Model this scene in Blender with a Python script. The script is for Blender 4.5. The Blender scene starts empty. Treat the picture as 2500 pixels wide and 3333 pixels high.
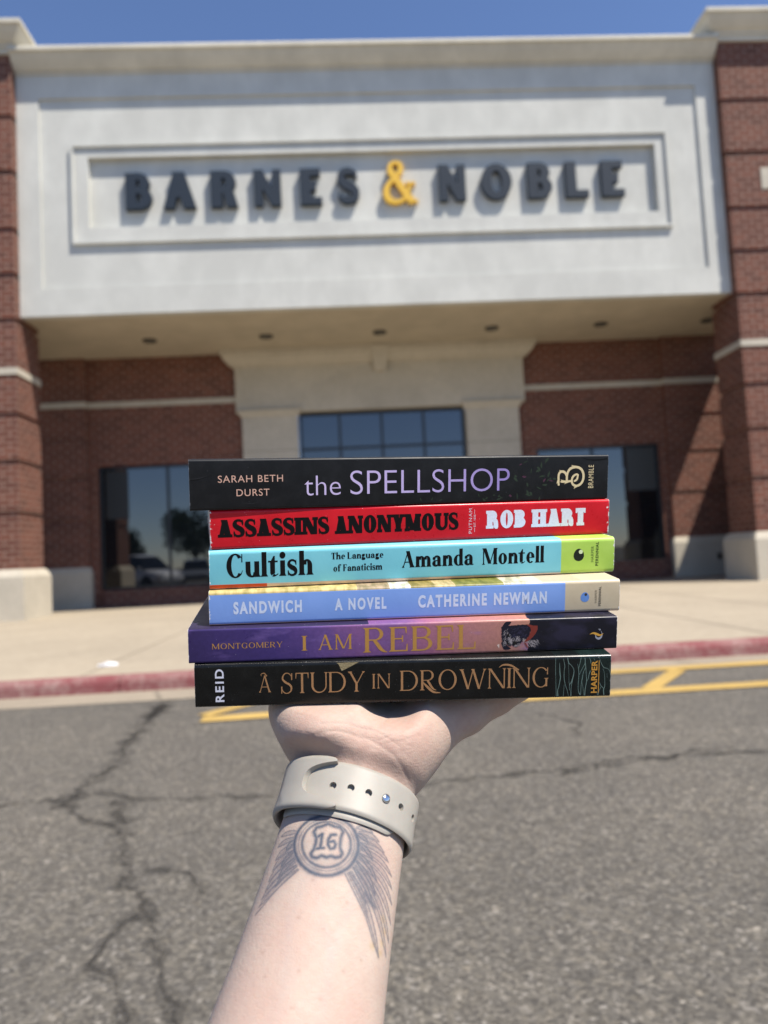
import bpy, bmesh, math, random
import numpy as np
from mathutils import Vector, Matrix
from mathutils.geometry import delaunay_2d_cdt

rnd = random.Random(7)
S = bpy.context.scene
COL = S.collection

# ------------------------------------------------------------------ camera
YAW, PITCH, ROLL = 0.04696189, 0.06180524, -0.05137401
CAM_H, FPX = 1.05, 2336.0
_cy, _sy, _cp, _sp = math.cos(YAW), math.sin(YAW), math.cos(PITCH), math.sin(PITCH)
_f = Vector((_sy * _cp, _cy * _cp, _sp))
_r = Vector((_cy, -_sy, 0))
_u = _r.cross(_f)
CR = _r * math.cos(ROLL) + _u * math.sin(ROLL)
CU = _u * math.cos(ROLL) - _r * math.sin(ROLL)
CF = _f
CPOS = Vector((0, 0, CAM_H))
cd = bpy.data.cameras.new('camera')
cam = bpy.data.objects.new('camera', cd)
COL.objects.link(cam)
cam.matrix_world = Matrix(((CR.x, CU.x, -CF.x, CPOS.x), (CR.y, CU.y, -CF.y, CPOS.y), (CR.z, CU.z, -CF.z, CPOS.z), (0, 0, 0, 1)))
cd.sensor_fit = 'VERTICAL'
cd.sensor_height = 24.0
cd.lens = FPX / 3333 * 24.0
cd.clip_start = 0.02
cd.clip_end = 2000
cd.dof.use_dof = True
cd.dof.focus_distance = 0.362
cd.dof.aperture_fstop = cd.lens / 3.0
S.camera = cam

# ------------------------------------------------------------------ light
SUN = Vector((0.46, -0.36, 1.0)).normalized()
w = bpy.data.worlds.new('World')
S.world = w
w.use_nodes = True
nt = w.node_tree
bg = nt.nodes['Background']
sky = nt.nodes.new('ShaderNodeTexSky')
sky.sky_type = 'NISHITA'
sky.sun_disc = False
sky.sun_elevation = math.asin(SUN.z)
sky.sun_rotation = math.atan2(SUN.x, SUN.y)
sky.altitude = 1600
sky.air_density = 1.0
sky.dust_density = 0.0
sky.ozone_density = 3.0
hs = nt.nodes.new('ShaderNodeMix')
hs.data_type = 'RGBA'
hs.blend_type = 'MULTIPLY'
hs.inputs[0].default_value = 1.0
hs.inputs[7].default_value = (1.24, 1.24, 1.36, 1)
nt.links.new(sky.outputs[0], hs.inputs[6])
nt.links.new(hs.outputs[2], bg.inputs[0])
bg.inputs[1].default_value = 0.088
sl = bpy.data.lights.new('sun', 'SUN')
sl.energy = 5.0
sl.angle = math.radians(0.5)
sl.color = (1.0, 0.935, 0.84)
so = bpy.data.objects.new('sun', sl)
COL.objects.link(so)
so.rotation_euler = SUN.to_track_quat('Z', 'Y').to_euler()
S.view_settings.view_transform = 'Standard'
S.view_settings.look = 'None'
S.view_settings.gamma = 1
S.view_settings.exposure = 0.62

# ------------------------------------------------------------------ materials
def mat(name, color=(0.5, 0.5, 0.5), rough=0.6, metal=0.0, spec=0.5, **kw):
    m = bpy.data.materials.new(name)
    m.use_nodes = True
    b = m.node_tree.nodes['Principled BSDF']
    b.inputs['Base Color'].default_value = (*color, 1)
    b.inputs['Roughness'].default_value = rough
    b.inputs['Metallic'].default_value = metal
    b.inputs['Specular IOR Level'].default_value = spec
    for k, v in kw.items():
        b.inputs[k].default_value = v
    return m

class N:
    """tiny node helper"""
    def __init__(s, m):
        s.t = m.node_tree
        s.b = s.t.nodes['Principled BSDF']
    def n(s, typ, **kw):
        o = s.t.nodes.new('ShaderNode' + typ)
        for k, v in kw.items():
            if k.startswith('i_'):
                o.inputs[k[2:].replace('_', ' ')].default_value = v
            else:
                setattr(o, k, v)
        return o
    def l(s, a, b):
        s.t.links.new(a, b)
    def coord(s, kind='Object'):
        return s.n('TexCoord').outputs[kind]
    def noise(s, vec, scale, detail=4, rough=0.55):
        o = s.n('TexNoise')
        o.inputs['Scale'].default_value = scale
        o.inputs['Detail'].default_value = detail
        o.inputs['Roughness'].default_value = rough
        s.l(vec, o.inputs['Vector'])
        return o.outputs['Fac']
    def mapping(s, vec, scale=(1, 1, 1), loc=(0, 0, 0)):
        o = s.n('Mapping')
        o.inputs['Scale'].default_value = scale
        o.inputs['Location'].default_value = loc
        s.l(vec, o.inputs['Vector'])
        return o.outputs[0]
    def ramp(s, fac, stops, interp='LINEAR'):
        o = s.n('ValToRGB')
        r = o.color_ramp
        r.interpolation = interp
        while len(r.elements) < len(stops):
            r.elements.new(0.5)
        for e, (p, c) in zip(r.elements, stops):
            e.position = p
            e.color = (*c, 1) if len(c) == 3 else c
        s.l(fac, o.inputs[0])
        return o.outputs[0]
    def mix(s, fac, a, b, mode='MIX'):
        o = s.n('Mix', data_type='RGBA', blend_type=mode)
        if isinstance(fac, (int, float)): o.inputs[0].default_value = fac
        else: s.l(fac, o.inputs[0])
        for i, x in ((6, a), (7, b)):
            if isinstance(x, tuple): o.inputs[i].default_value = (*x, 1)
            else: s.l(x, o.inputs[i])
        return o.outputs[2]
    def math(s, op, a, b=0.0, c=0.0):
        o = s.n('Math', operation=op)
        for i, x in ((0, a), (1, b), (2, c)):
            if isinstance(x, (int, float)): o.inputs[i].default_value = x
            else: s.l(x, o.inputs[i])
        return o.outputs[0]
    def maprange(s, v, a, b, c=0.0, d=1.0):
        o = s.n('MapRange')
        for i, x in ((1, a), (2, b), (3, c), (4, d)): o.inputs[i].default_value = x
        s.l(v, o.inputs[0])
        return o.outputs[0]
    def sep(s, vec):
        o = s.n('SeparateXYZ')
        s.l(vec, o.inputs[0])
        return o.outputs
    def bump(s, h, strength, dist):
        o = s.n('Bump')
        o.inputs['Strength'].default_value = strength
        o.inputs['Distance'].default_value = dist
        s.l(h, o.inputs['Height'])
        s.l(o.outputs[0], s.b.inputs['Normal'])
        return o
    def color(s, c):
        s.l(c, s.b.inputs['Base Color'])
    def rough(s, c):
        s.l(c, s.b.inputs['Roughness'])

def m_brick():
    m = mat('brick', rough=0.85, spec=0.25)
    n = N(m)
    uv = n.coord('UV')
    br = n.n('TexBrick')
    br.inputs['Scale'].default_value = 1.0
    br.inputs['Brick Width'].default_value = 0.315
    br.inputs['Row Height'].default_value = 0.1185
    br.inputs['Mortar Size'].default_value = 0.011
    br.inputs['Mortar Smooth'].default_value = 0.2
    br.inputs['Bias'].default_value = -0.1
    br.inputs['Color1'].default_value = (0.185, 0.066, 0.042, 1)
    br.inputs['Color2'].default_value = (0.098, 0.034, 0.024, 1)
    br.inputs['Mortar'].default_value = (0.33, 0.245, 0.19, 1)
    n.l(uv, br.inputs['Vector'])
    c = n.mix(n.ramp(n.noise(uv, 1.3, 5), [(0.3, (0, 0, 0)), (0.75, (1, 1, 1))]), br.outputs['Color'], (0.15, 0.066, 0.048), 'MIX')
    c = n.mix(0.62, c, br.outputs['Color'])
    c2 = n.mix(n.maprange(n.noise(uv, 55, 3), 0.3, 0.75), c, n.mix(1.0, c, (0.72, 0.7, 0.7), 'MULTIPLY'))
    n.color(c2)
    n.bump(n.math('SUBTRACT', n.math('MULTIPLY', n.noise(uv, 90, 3), 0.25), br.outputs['Fac']), 0.6, 0.008)
    return m

def m_plaster(name, col, stain=0.12, rough=0.85):
    m = mat(name, col, rough, spec=0.25)
    n = N(m)
    o = n.coord('Object')
    st = n.noise(n.mapping(o, (1.6, 1.6, 0.8)), 1.4, 6, 0.6)
    bl = n.noise(o, 0.9, 5, 0.6)
    f = n.maprange(n.math('MULTIPLY', st, bl), 0.17, 0.36, 0.0, 1.0)
    dark = tuple(x * (1 - 1.6 * stain) for x in col)
    c = n.mix(f, dark, col)
    n.color(c)
    n.bump(n.noise(o, 140, 3), 0.25, 0.004)
    return m

def m_concrete(name, col, sc=1.0):
    m = mat(name, col, 0.9, spec=0.25)
    n = N(m)
    o = n.coord('Object')
    a = n.noise(o, 0.55 * sc, 6, 0.65)
    b = n.noise(o, 9 * sc, 5, 0.6)
    v = n.noise(o, 160, 2)
    c = n.mix(n.maprange(a, 0.32, 0.7), tuple(x * 0.80 for x in col), col)
    c = n.mix(n.maprange(b, 0.35, 0.72), n.mix(1.0, c, (0.88, 0.87, 0.86), 'MULTIPLY'), c)
    c = n.mix(n.maprange(v, 0.4, 0.62), n.mix(1.0, c, (0.86, 0.86, 0.86), 'MULTIPLY'), c)
    n.color(c)
    n.bump(v, 0.3, 0.003)
    return m

def m_asphalt():
    m = mat('asphalt', (0.1, 0.1, 0.1), 0.9, spec=0.3)
    n = N(m)
    o = n.coord('Object')
    v = n.n('TexVoronoi', feature='F1')
    v.inputs['Scale'].default_value = 95
    n.l(o, v.inputs['Vector'])
    v2 = n.n('TexVoronoi', feature='F1')
    v2.inputs['Scale'].default_value = 52
    n.l(n.mapping(o, (1, 1, 1), (3.1, 1.7, 0)), v2.inputs['Vector'])
    g = n.sep(v.outputs['Color'])[0]
    g2 = n.sep(v2.outputs['Color'])[1]
    base = n.ramp(g, [(0.0, (0.068, 0.062, 0.053)), (0.45, (0.110, 0.101, 0.086)), (0.8, (0.142, 0.129, 0.108)), (0.95, (0.19, 0.173, 0.147)), (1.0, (0.25, 0.23, 0.20))])
    big = n.ramp(g2, [(0.0, (0.86, 0.86, 0.87)), (0.5, (1.0, 0.99, 0.98)), (0.88, (1.12, 1.10, 1.06)), (0.97, (1.2, 1.17, 1.12)), (1, (1.35, 1.3, 1.22))])
    c = n.mix(1.0, base, big, 'MULTIPLY')
    patch = n.ramp(n.noise(o, 0.8, 7, 0.65), [(0.3, (0.78, 0.79, 0.81)), (0.7, (1.06, 1.05, 1.03))])
    c = n.mix(1.0, c, patch, 'MULTIPLY')
    med = n.ramp(n.noise(o, 7, 6, 0.7), [(0.3, (0.93, 0.93, 0.93)), (0.62, (1.03, 1.03, 1.03))])
    c = n.mix(1.0, c, med, 'MULTIPLY')
    n.color(c)
    n.bump(n.math('SUBTRACT', n.math('MULTIPLY', g, 0.6), v.outputs['Distance']), 0.4, 0.005)
    return m

def m_worn_paint(name, col, under, amount=0.5, sc=6.0):
    m = mat(name, col, 0.75, spec=0.3)
    n = N(m)
    o = n.coord('Object')
    a = n.noise(o, sc, 8, 0.75)
    b = n.noise(o, sc * 9, 4, 0.7)
    f = n.maprange(n.math('ADD', n.math('MULTIPLY', a, 0.65), n.math('MULTIPLY', b, 0.35)), amount - 0.10, amount + 0.12)
    t = n.mix(n.maprange(n.noise(o, sc * 0.4, 4), 0.35, 0.7), tuple(x * 0.78 for x in col), col)
    n.color(n.mix(f, t, under))
    n.bump(n.noise(o, 120, 3), 0.3, 0.003)
    return m

def m_glass():
    m = mat('window_glass', (0.008, 0.010, 0.012), 0.015, spec=0.5)
    m.node_tree.nodes['Principled BSDF'].inputs['IOR'].default_value = 1.95
    n = N(m)
    n.bump(n.noise(n.coord('Object'), 0.7, 2), 0.04, 0.02)
    return m

def m_crack(lo=0.06, hi=0.55, col=(0.052, 0.048, 0.043)):
    m = mat('crack_tar', col, 0.95, spec=0.1)
    n = N(m)
    o = n.coord('Object')
    n.l(n.maprange(n.math('ADD', n.math('MULTIPLY', n.noise(o, 38, 5, 0.75), 0.6), n.math('MULTIPLY', n.noise(o, 5, 3), 0.4)), 0.40, 0.60, lo, hi), n.b.inputs['Alpha'])
    return m

M = {
    'brick': m_brick(),
    'plaster': m_plaster('white_plaster', (0.575, 0.57, 0.52), 0.085),
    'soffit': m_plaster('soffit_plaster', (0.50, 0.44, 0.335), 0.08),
    'stone': m_concrete('cast_stone', (0.60, 0.545, 0.44), 1.5),
    'portal': m_concrete('portal_stone', (0.60, 0.545, 0.44), 1.2),
    'sidewalk': m_concrete('sidewalk_concrete', (0.44, 0.375, 0.28), 1.0),
    'gutter': m_concrete('gutter_concrete', (0.36, 0.305, 0.23), 2.0),
    'asphalt': m_asphalt(),
    'kerb': m_worn_paint('kerb_red_paint', (0.225, 0.066, 0.068), (0.34, 0.24, 0.21), 0.545, 3.0),
    'yellow': m_worn_paint('yellow_paint', (0.50, 0.335, 0.10), (0.20, 0.17, 0.115), 0.64, 5.0),
    'crack': m_crack(),
    'seam': m_crack(0.03, 0.42, (0.060, 0.057, 0.052)),
    'glass': m_glass(),
    'frame': mat('dark_bronze_frame', (0.014, 0.017, 0.020), 0.4),
    'letter': mat('slate_blue_letter', (0.020, 0.030, 0.045), 0.65, 0.0, 0.25),
    'amber': mat('yellow_letter', (0.70, 0.42, 0.035), 0.45),
    'dark': mat('dark_fixture', (0.03, 0.028, 0.025), 0.6),
    'joint': mat('joint_dark', (0.14, 0.115, 0.085), 0.95, spec=0.1),  # dark colour of the pavement and stone joints
    'paper': mat('litter_paper', (0.80, 0.80, 0.82), 0.7),
}
MB_BRICK, MB_PL, MB_ST = M['brick'], M['plaster'], M['stone']

# ------------------------------------------------------------------ mesh helpers
def link(name, me, parent=None):
    o = bpy.data.objects.new(name, me)
    COL.objects.link(o)
    if parent: o.parent = parent
    return o

def tag(o, label=None, cat=None, group=None, kind=None):
    if label: o['label'] = label
    if cat: o['category'] = cat
    if group: o['group'] = group
    if kind: o['kind'] = kind
    return o

def empty(name, loc=(0, 0, 0)):
    o = bpy.data.objects.new(name, None)
    COL.objects.link(o)
    o.location = loc
    o.empty_display_size = 0.1
    return o

class G:
    """collects polygons"""
    def __init__(s):
        s.v, s.f = [], []
    def add(s, vs, fs):
        b = len(s.v)
        s.v += [tuple(x) for x in vs]
        s.f += [tuple(i + b for i in f) for f in fs]
        return s
    def box(s, x0, x1, y0, y1, z0, z1):
        return s.add([(x0, y0, z0), (x1, y0, z0), (x1, y1, z0), (x0, y1, z0), (x0, y0, z1), (x1, y0, z1), (x1, y1, z1), (x0, y1, z1)],
                     [(0, 3, 2, 1), (4, 5, 6, 7), (0, 1, 5, 4), (1, 2, 6, 5), (2, 3, 7, 6), (3, 0, 4, 7)])
    def rings(s, rings, closed=True, cap=True):
        n = len(rings[0])
        vs = [p for r in rings for p in r]
        fs = []
        for i in range(len(rings) - 1):
            for j in range(n if closed else n - 1):
                k = (j + 1) % n
                fs.append((i * n + j, i * n + k, (i + 1) * n + k, (i + 1) * n + j))
        if cap:
            fs.append(tuple(range(n - 1, -1, -1)))
            fs.append(tuple((len(rings) - 1) * n + j for j in range(n)))
        return s.add(vs, fs)
    def skirt(s, x0, x1, y0, y1, prof):
        """rectangular moulding: prof is a list of (outset, z), bottom to top"""
        return s.rings([[(x0 - o, y0 - o, z), (x1 + o, y0 - o, z), (x1 + o, y1 + o, z), (x0 - o, y1 + o, z)] for o, z in prof])
    def sheet(s, pts, z):
        return s.add([(x, y, z) for x, y in pts], [tuple(range(len(pts)))])
    def tube(s, pts, rad, n=10, cap=True):
        rings = []
        for i, p in enumerate(pts):
            p = Vector(p)
            a = Vector(pts[max(0, i - 1)]); b = Vector(pts[min(len(pts) - 1, i + 1)])
            d = (b - a).normalized()
            x = d.orthogonal().normalized() if i == 0 else (x - d * x.dot(d)).normalized()
            y = d.cross(x)
            r = rad[i] if isinstance(rad, (list, tuple)) else rad
            rings.append([p + x * r * math.cos(t * 2 * math.pi / n) + y * r * math.sin(t * 2 * math.pi / n) for t in range(n)])
        return s.rings(rings, True, cap)
    def build(s, name, m, parent=None, uv=False, smooth=False, bevel=0.0):
        me = bpy.data.meshes.new(name)
        me.from_pydata(s.v, [], s.f)
        if bevel > 0:
            bm = bmesh.new(); bm.from_mesh(me)
            bmesh.ops.recalc_face_normals(bm, faces=bm.faces)
            bmesh.ops.bevel(bm, geom=[e for e in bm.edges if e.is_manifold and e.calc_face_angle(0) > 0.5], offset=bevel, segments=2, affect='EDGES', clamp_overlap=True)
            bm.to_mesh(me); bm.free()
        me.update()
        if uv:
            boxuv(me)
        me.materials.append(m)
        if smooth:
            for p in me.polygons: p.use_smooth = True
        return link(name, me, parent)

def boxuv(me):
    ul = me.uv_layers.new(name='uv')
    for p in me.polygons:
        nx, ny, nz = (abs(c) for c in p.normal)
        for li in p.loop_indices:
            c = me.vertices[me.loops[li].vertex_index].co
            if nx > ny and nx > nz: q = (c.y + 0.07, c.z)
            elif nz > ny: q = (c.x, c.y)
            else: q = (c.x, c.z)
            ul.data[li].uv = q

def struct(name, g, m, uv=False, bevel=0.0):
    return tag(g.build(name, m, None, uv, False, bevel), kind='structure')

# ------------------------------------------------------------------ ground
SW = 0.13
g = G()
g.sheet([(-400, -400), (400, -400), (400, 6.40), (-400, 6.40)], 0.0)
struct('road', g, M['asphalt'])
g = G()
g.sheet([(-60, 5.86), (60, 5.86), (60, 6.345), (-60, 6.345)], 0.004)
struct('gutter', g, M['gutter'])
g = G()
x = -60.0
while x < 60:
    L = 3.05
    xs = [6.34, 6.345, 6.36, 6.50]
    zs = [0.0, 0.095, 0.126, 0.134]
    prof = [(6.335, -0.02), (6.342, 0.08), (6.352, 0.110), (6.372, 0.128), (6.40, 0.134), (6.505, 0.134), (6.505, -0.02)]
    g.rings([[(x + 0.004, a, b) for a, b in prof], [(x + L - 0.004, a, b) for a, b in prof]])
    x += L
struct('kerb', g, M['kerb'])
# pavement slabs with open joints
g = G()
xj = [-60, -30, -21, -15.2, -8.6, -2.45, 3.92, 5.55, 9.6, 16, 22, 30, 60]
yj = [6.51, 12.9, 18.7]
for i in range(len(xj) - 1):
    for j in range(len(yj) - 1):
        g.box(xj[i] + 0.012, xj[i + 1] - 0.012, yj[j] + 0.008, yj[j + 1] - 0.008, -0.05, SW)
struct('pavement', g, M['sidewalk'])
g = G()
g.sheet([(-60, 6.505), (60, 6.505), (60, 18.7), (-60, 18.7)], 0.10)
struct('pavement_bed', g, M['joint'])
# the ground carries on beneath and behind the building
g = G()
g.sheet([(-400, 6.40), (400, 6.40), (400, 600), (-400, 600)], -0.03)
struct('ground', g, m_concrete('dry_ground', (0.20, 0.17, 0.12)))

# yellow hatching
g = G()
def strip(g, a, b, w, z):
    a, b = Vector(a), Vector(b)
    d = (b - a).normalized(); p = Vector((-d.y, d.x)) * w / 2
    g.sheet([tuple(a - p), tuple(b - p), tuple(b + p), tuple(a + p)], z)
strip(g, (-1.08, 5.02), (-0.2, 5.06), 0.17, 0.008)
strip(g, (-0.19, 5.06), (14, 5.10), 0.175, 0.008)
strip(g, (-0.4, 5.90), (14, 5.92), 0.17, 0.008)
for k in range(15):
    x0 = -1.10 + 1.04 * k if k else -1.16
    strip(g, (x0 + 0.07, 5.145), (x0 + 0.58, 5.80), 0.125, 0.0085)
struct('yellow_road_marking', g, M['yellow'])

# cracks in the asphalt
SEAM = []
def crack(g, pts, w0, w1, z=0.004, jit=0.018, step=0.035):
    P = [Vector(p) for p in pts]
    fine = []
    for a, b in zip(P[:-1], P[1:]):
        n = max(2, int((b - a).length / step))
        for i in range(n): fine.append(a.lerp(b, i / n))
    fine.append(P[-1])
    q = Vector((0, 0)); L = []; R = []
    for i, p in enumerate(fine):
        q = q * 0.75 + Vector((rnd.gauss(0, jit), rnd.gauss(0, jit)))
        t = i / (len(fine) - 1)
        ww = (w0 + (w1 - w0) * t) * rnd.uniform(0.5, 2.0) * (0.15 if i in (0, len(fine) - 1) else 1)
        d = (fine[min(i + 1, len(fine) - 1)] - fine[max(i - 1, 0)]).normalized()
        nn = Vector((-d.y, d.x))
        L.append(p + q + nn * ww / 2); R.append(p + q - nn * ww / 2)
    n = len(L)
    mid = [(a + b) / 2 for a, b in zip(L, R)]
    for i in range(n):
        e = (L[i] - R[i]); e = e.normalized() if e.length > 1e-6 else Vector((1, 0))
        h_ = (max(w0, w1) * 1.3 + 0.016) * (0.6 + 0.4 * math.sin(i * 0.9)) * (0.1 if i in (0, n - 1) else 1)
        SEAM.append((mid[i] + e * h_, mid[i] - e * h_, i == 0, z))
    vs = [(p.x, p.y, z) for p in L] + [(p.x, p.y, z) for p in R]
    g.add(vs, [(i, n + i, n + i + 1, i + 1) for i in range(n - 1)])
g = G()
crack(g, [(-1.52, 5.86), (-1.50, 5.5), (-1.42, 4.7), (-1.36, 4.1), (-1.40, 3.55), (-1.37, 3.4)], 0.05, 0.03)
crack(g, [(-1.55, 5.7), (-1.49, 5.2)], 0.09, 0.05)
crack(g, [(-1.37, 3.4), (-1.18, 3.22), (-1.0, 3.12), (-0.92, 2.85), (-0.80, 2.5), (-0.72, 2.3), (-0.62, 2.15)], 0.022, 0.015, jit=0.014)
crack(g, [(-1.12, 3.45), (-1.05, 3.3), (-1.0, 3.12)], 0.05, 0.03)
crack(g, [(-1.38, 3.45), (-1.7, 3.38), (-2.6, 3.25), (-4.0, 3.3)], 0.02, 0.014)
crack(g, [(-1.30, 3.55), (-1.05, 3.43), (-0.8, 3.36), (-0.3, 3.34), (0.4, 3.37), (1.1, 3.47), (1.35, 3.55), (2.4, 3.42)], 0.014, 0.02, jit=0.012)
crack(g, [(0.9, 3.33), (1.4, 3.5), (1.9, 3.62)], 0.014, 0.01)
crack(g, [(-0.70, 2.3), (-0.76, 2.15), (-0.75, 2.02), (-0.66, 1.96), (-0.60, 1.8), (-0.56, 1.6)], 0.012, 0.010, jit=0.008)
crack(g, [(-0.62, 2.15), (-0.55, 2.0), (-0.50, 1.85), (-0.44, 1.7)], 0.014, 0.01, jit=0.008)
crack(g, [(-0.78, 2.62), (-0.62, 2.6), (-0.52, 2.4)], 0.01, 0.006, jit=0.008)
crack(g, [(-1.6, 5.9), (-1.75, 6.34)], 0.012, 0.006, z=0.0085, jit=0.004)
crack(g, [(2.95, 5.86), (2.85, 6.1), (2.75, 6.34)], 0.01, 0.006, z=0.0085, jit=0.004)
crack(g, [(1.1, 4.6), (1.3, 4.3), (1.2, 4.0)], 0.012, 0.008, jit=0.02)
struct('asphalt_crack', g, M['crack'])
g = G()
for (a, b, st0, z_), (c, d, st1, z2_) in zip(SEAM[:-1], SEAM[1:]):
    if not st1: g.add([(a.x, a.y, z_ - 0.0018), (b.x, b.y, z_ - 0.0018), (d.x, d.y, z_ - 0.0018), (c.x, c.y, z_ - 0.0018)], [(0, 1, 2, 3)])
struct('crack_stain', g, M['seam'])

# scrap of litter
g = G()
pr = [(-0.095, -0.03), (0.02, -0.045), (0.10, -0.02), (0.085, 0.05), (-0.01, 0.04), (-0.09, 0.045)]
lo = [(x, y, 0.0) for x, y in pr]
hi = [(x * 0.92, y * 0.9, 0.018 + 0.012 * math.sin(i * 2.1)) for i, (x, y) in enumerate(pr)]
g.rings([lo, hi])
o = g.build('paper_scrap', M['paper'], bevel=0.004)
o.location = (-2.42, 7.16, SW + 0.001)
tag(o, 'flat white scrap of paper litter lying on the pavement behind the red kerb', 'litter')

# ------------------------------------------------------------------ building
BLD = empty('store_building', (0.9, 16.8, SW))
BLD_I = Matrix.Translation((-0.9, -16.8, -SW))
tag(BLD, 'red brick storefront with white plaster fascia above a deep entrance canopy', 'building')
def bpart(name, g, m, uv=False, bevel=0.0, parent=None, smooth=False):
    o = g.build(name, m, None, uv, smooth, bevel)
    p = parent or BLD
    o.parent = p
    o.matrix_parent_inverse = BLD_I if p is BLD else (BLD_I @ Matrix.Identity(4))
    if p is not BLD:
        o.matrix_parent_inverse = Matrix.Identity(4)
    return o

YP, YF, YB = 15.0, 15.2, 18.5
GROOVES = [2.31, 3.38, 4.36, 6.36, 7.33, 8.30, 9.55, 10.76]
def pier(x0, x1):
    g = G()
    z = 1.16
    cuts = GROOVES + [12.15]
    for i, c in enumerate(cuts):
        top = c - 0.055 if c != 12.15 else 12.15
        g.box(x0, x1, YP, YP + 1.1, z, top)
        if c != 12.15:
            g.box(x0 + 0.035, x1 - 0.035, YP + 0.035, YP + 1.065, top, c + 0.055)
            z = c + 0.055
    p = bpart('brick_pier', g, MB_BRICK, uv=True)
    g = G()
    g.skirt(x0, x1, YP, YP + 1.1, [(0.12, SW - 0.02), (0.12, 1.02), (0.045, 1.16), (0.0, 1.17)])
    bpart('plinth', g, MB_ST, parent=p, bevel=0.012)
    g = G()
    g.skirt(x0, x1, YP, YP + 1.1, [(0.0, 5.21), (0.025, 5.21), (0.025, 5.355), (0.0, 5.355)])
    bpart('stone_band', g, MB_ST, parent=p)
    g = G()
    g.skirt(x0, x1, YP, YP + 1.1, [(0.0, 12.13), (0.05, 12.13), (0.05, 12.25), (0.09, 12.25), (0.09, 12.30), (0.17, 12.36), (0.26, 12.46), (0.34, 12.58), (0.375, 12.58), (0.375, 12.66), (0.355, 12.68), (0.0, 12.70)])
    bpart('pier_cornice', g, M['cornice'], parent=p)
    return p
M['cornice'] = m_plaster('cornice_plaster', (0.62, 0.58, 0.48), 0.10)
pier_l = pier(-9.3, -6.77)
pier_r = pier(8.67, 11.15)
g = G(); g.box(9.42, 10.4, YP - 0.015, YP + 0.2, 8.72, 9.21)
bpart('accent_block', g, MB_ST, parent=pier_r, bevel=0.01)
g = G(); g.box(-8.6, -7.6, YP - 0.015, YP + 0.2, 8.72, 9.21)
bpart('accent_block', g, MB_ST, parent=pier_l, bevel=0.01)

# canopy mass behind the fascia, soffit below it
g = G(); g.box(-9.0, 10.4, YF + 0.32, 18.62, 6.53, 12.1)
bpart('canopy_block', g, MB_PL)
g = G()
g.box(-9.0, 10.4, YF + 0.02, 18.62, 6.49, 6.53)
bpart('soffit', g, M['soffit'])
# fascia: border, recessed panel, sign frame, sign board
FX0, FX1, FZ0, FZ1 = -6.765, 8.665, 6.485, 12.0
PX0, PX1, PZ0, PZ1 = -6.29, 8.205, 7.08, 11.27
SX0, SX1, SZ0, SZ1 = -5.285, 7.185, 8.40, 9.95
OX0, OX1, OZ0, OZ1 = -5.64, 7.47, 8.03, 10.23
def ring_boxes(g, o, i, y0, y1):
    g.box(o[0], o[1], y0, y1, i[3], o[3])
    g.box(o[0], o[1], y0, y1, o[2], i[2])
    g.box(o[0], i[0], y0, y1, i[2], i[3])
    g.box(i[1], o[1], y0, y1, i[2], i[3])
g = G()
ring_boxes(g, (FX0, FX1, FZ0, FZ1), (PX0, PX1, PZ0, PZ1), YF, YF + 0.2)
fas = bpart('fascia', g, MB_PL)
g = G()
ring_boxes(g, (PX0 - 0.05, PX1 + 0.05, PZ0 - 0.05, PZ1 + 0.05), (OX0 + 0.03, OX1 - 0.03, OZ0 + 0.03, OZ1 - 0.03), YF + 0.05, YF + 0.19)
bpart('recessed_panel', g, MB_PL, parent=fas)
g = G()
b = 0.055
ring_boxes(g, (OX0, OX1, OZ0, OZ1), (OX0 + b, OX1 - b, OZ0 + b, OZ1 - b), YF - 0.025, YF + 0.185)
ring_boxes(g, (OX0 + b, OX1 - b, OZ0 + b, OZ1 - b), (SX0, SX1, SZ0, SZ1), YF + 0.025, YF + 0.24)
bpart('sign_frame', g, MB_PL, parent=fas)
g = G(); g.box(SX0 - 0.02, SX1 + 0.02, YF + 0.165, YF + 0.25, SZ0 - 0.02, SZ1 + 0.02)
bpart('sign_board', g, MB_PL, parent=fas)
g = G()
prof = [(0.0, 11.80), (0.035, 11.80), (0.035, 11.86), (0.07, 11.86), (0.14, 11.93), (0.22, 12.02), (0.30, 12.14), (0.345, 12.14), (0.345, 12.21), (0.33, 12.235), (-0.3, 12.25)]
g.rings([[(FX0, YF - o, z) for o, z in prof], [(FX1, YF - o, z) for o, z in prof]], closed=True)
bpart('fascia_cornice', g, M['cornice'], parent=fas)

# back wall with openings
WL0, WL1, WR0, WR1 = -6.37, -2.95, 4.95, 8.22
g = G()
W0, W1 = YB, YB + 0.3
g.box(-34, WL0, W0, W1, 0, 6.52)
g.box(WL0, WL1, W0, W1, 3.70, 6.52)
g.box(WL0, WL1, W0, W1, 0, 0.55)
g.box(WL1, -2.0, W0, W1, 0, 6.52)
g.box(4.0, WR0, W0, W1, 0, 6.52)
g.box(WR0, WR1, W0, W1, 3.67, 6.52)
g.box(WR0, WR1, W0, W1, 0, 0.55)
g.box(WR1, 40, W0, W1, 0, 6.52)
wall = bpart('brick_wall', g, MB_BRICK, uv=True)
g = G(); g.box(WL0 + 0.1, WL1 + 0.2, YB - 0.14, YB - 0.002, 0.0, 0.50)
bpart('window_apron', g, MB_BRICK, uv=True, parent=wall)
g = G(); g.box(WR0 + 0.2, WR1 - 0.02, YB - 0.14, YB - 0.002, 0.0, 0.62)
bpart('window_apron', g, MB_BRICK, uv=True, parent=wall)
g = G(); g.box(-34, -9.0, YB - 0.002, W1, 6.52, 7.2)
bpart('parapet', g, MB_BRICK, uv=True, parent=wall)
g = G(); g.box(10.45, 40, YB - 0.002, W1, 6.52, 7.2)
bpart('parapet', g, MB_BRICK, uv=True, parent=wall)
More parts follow.
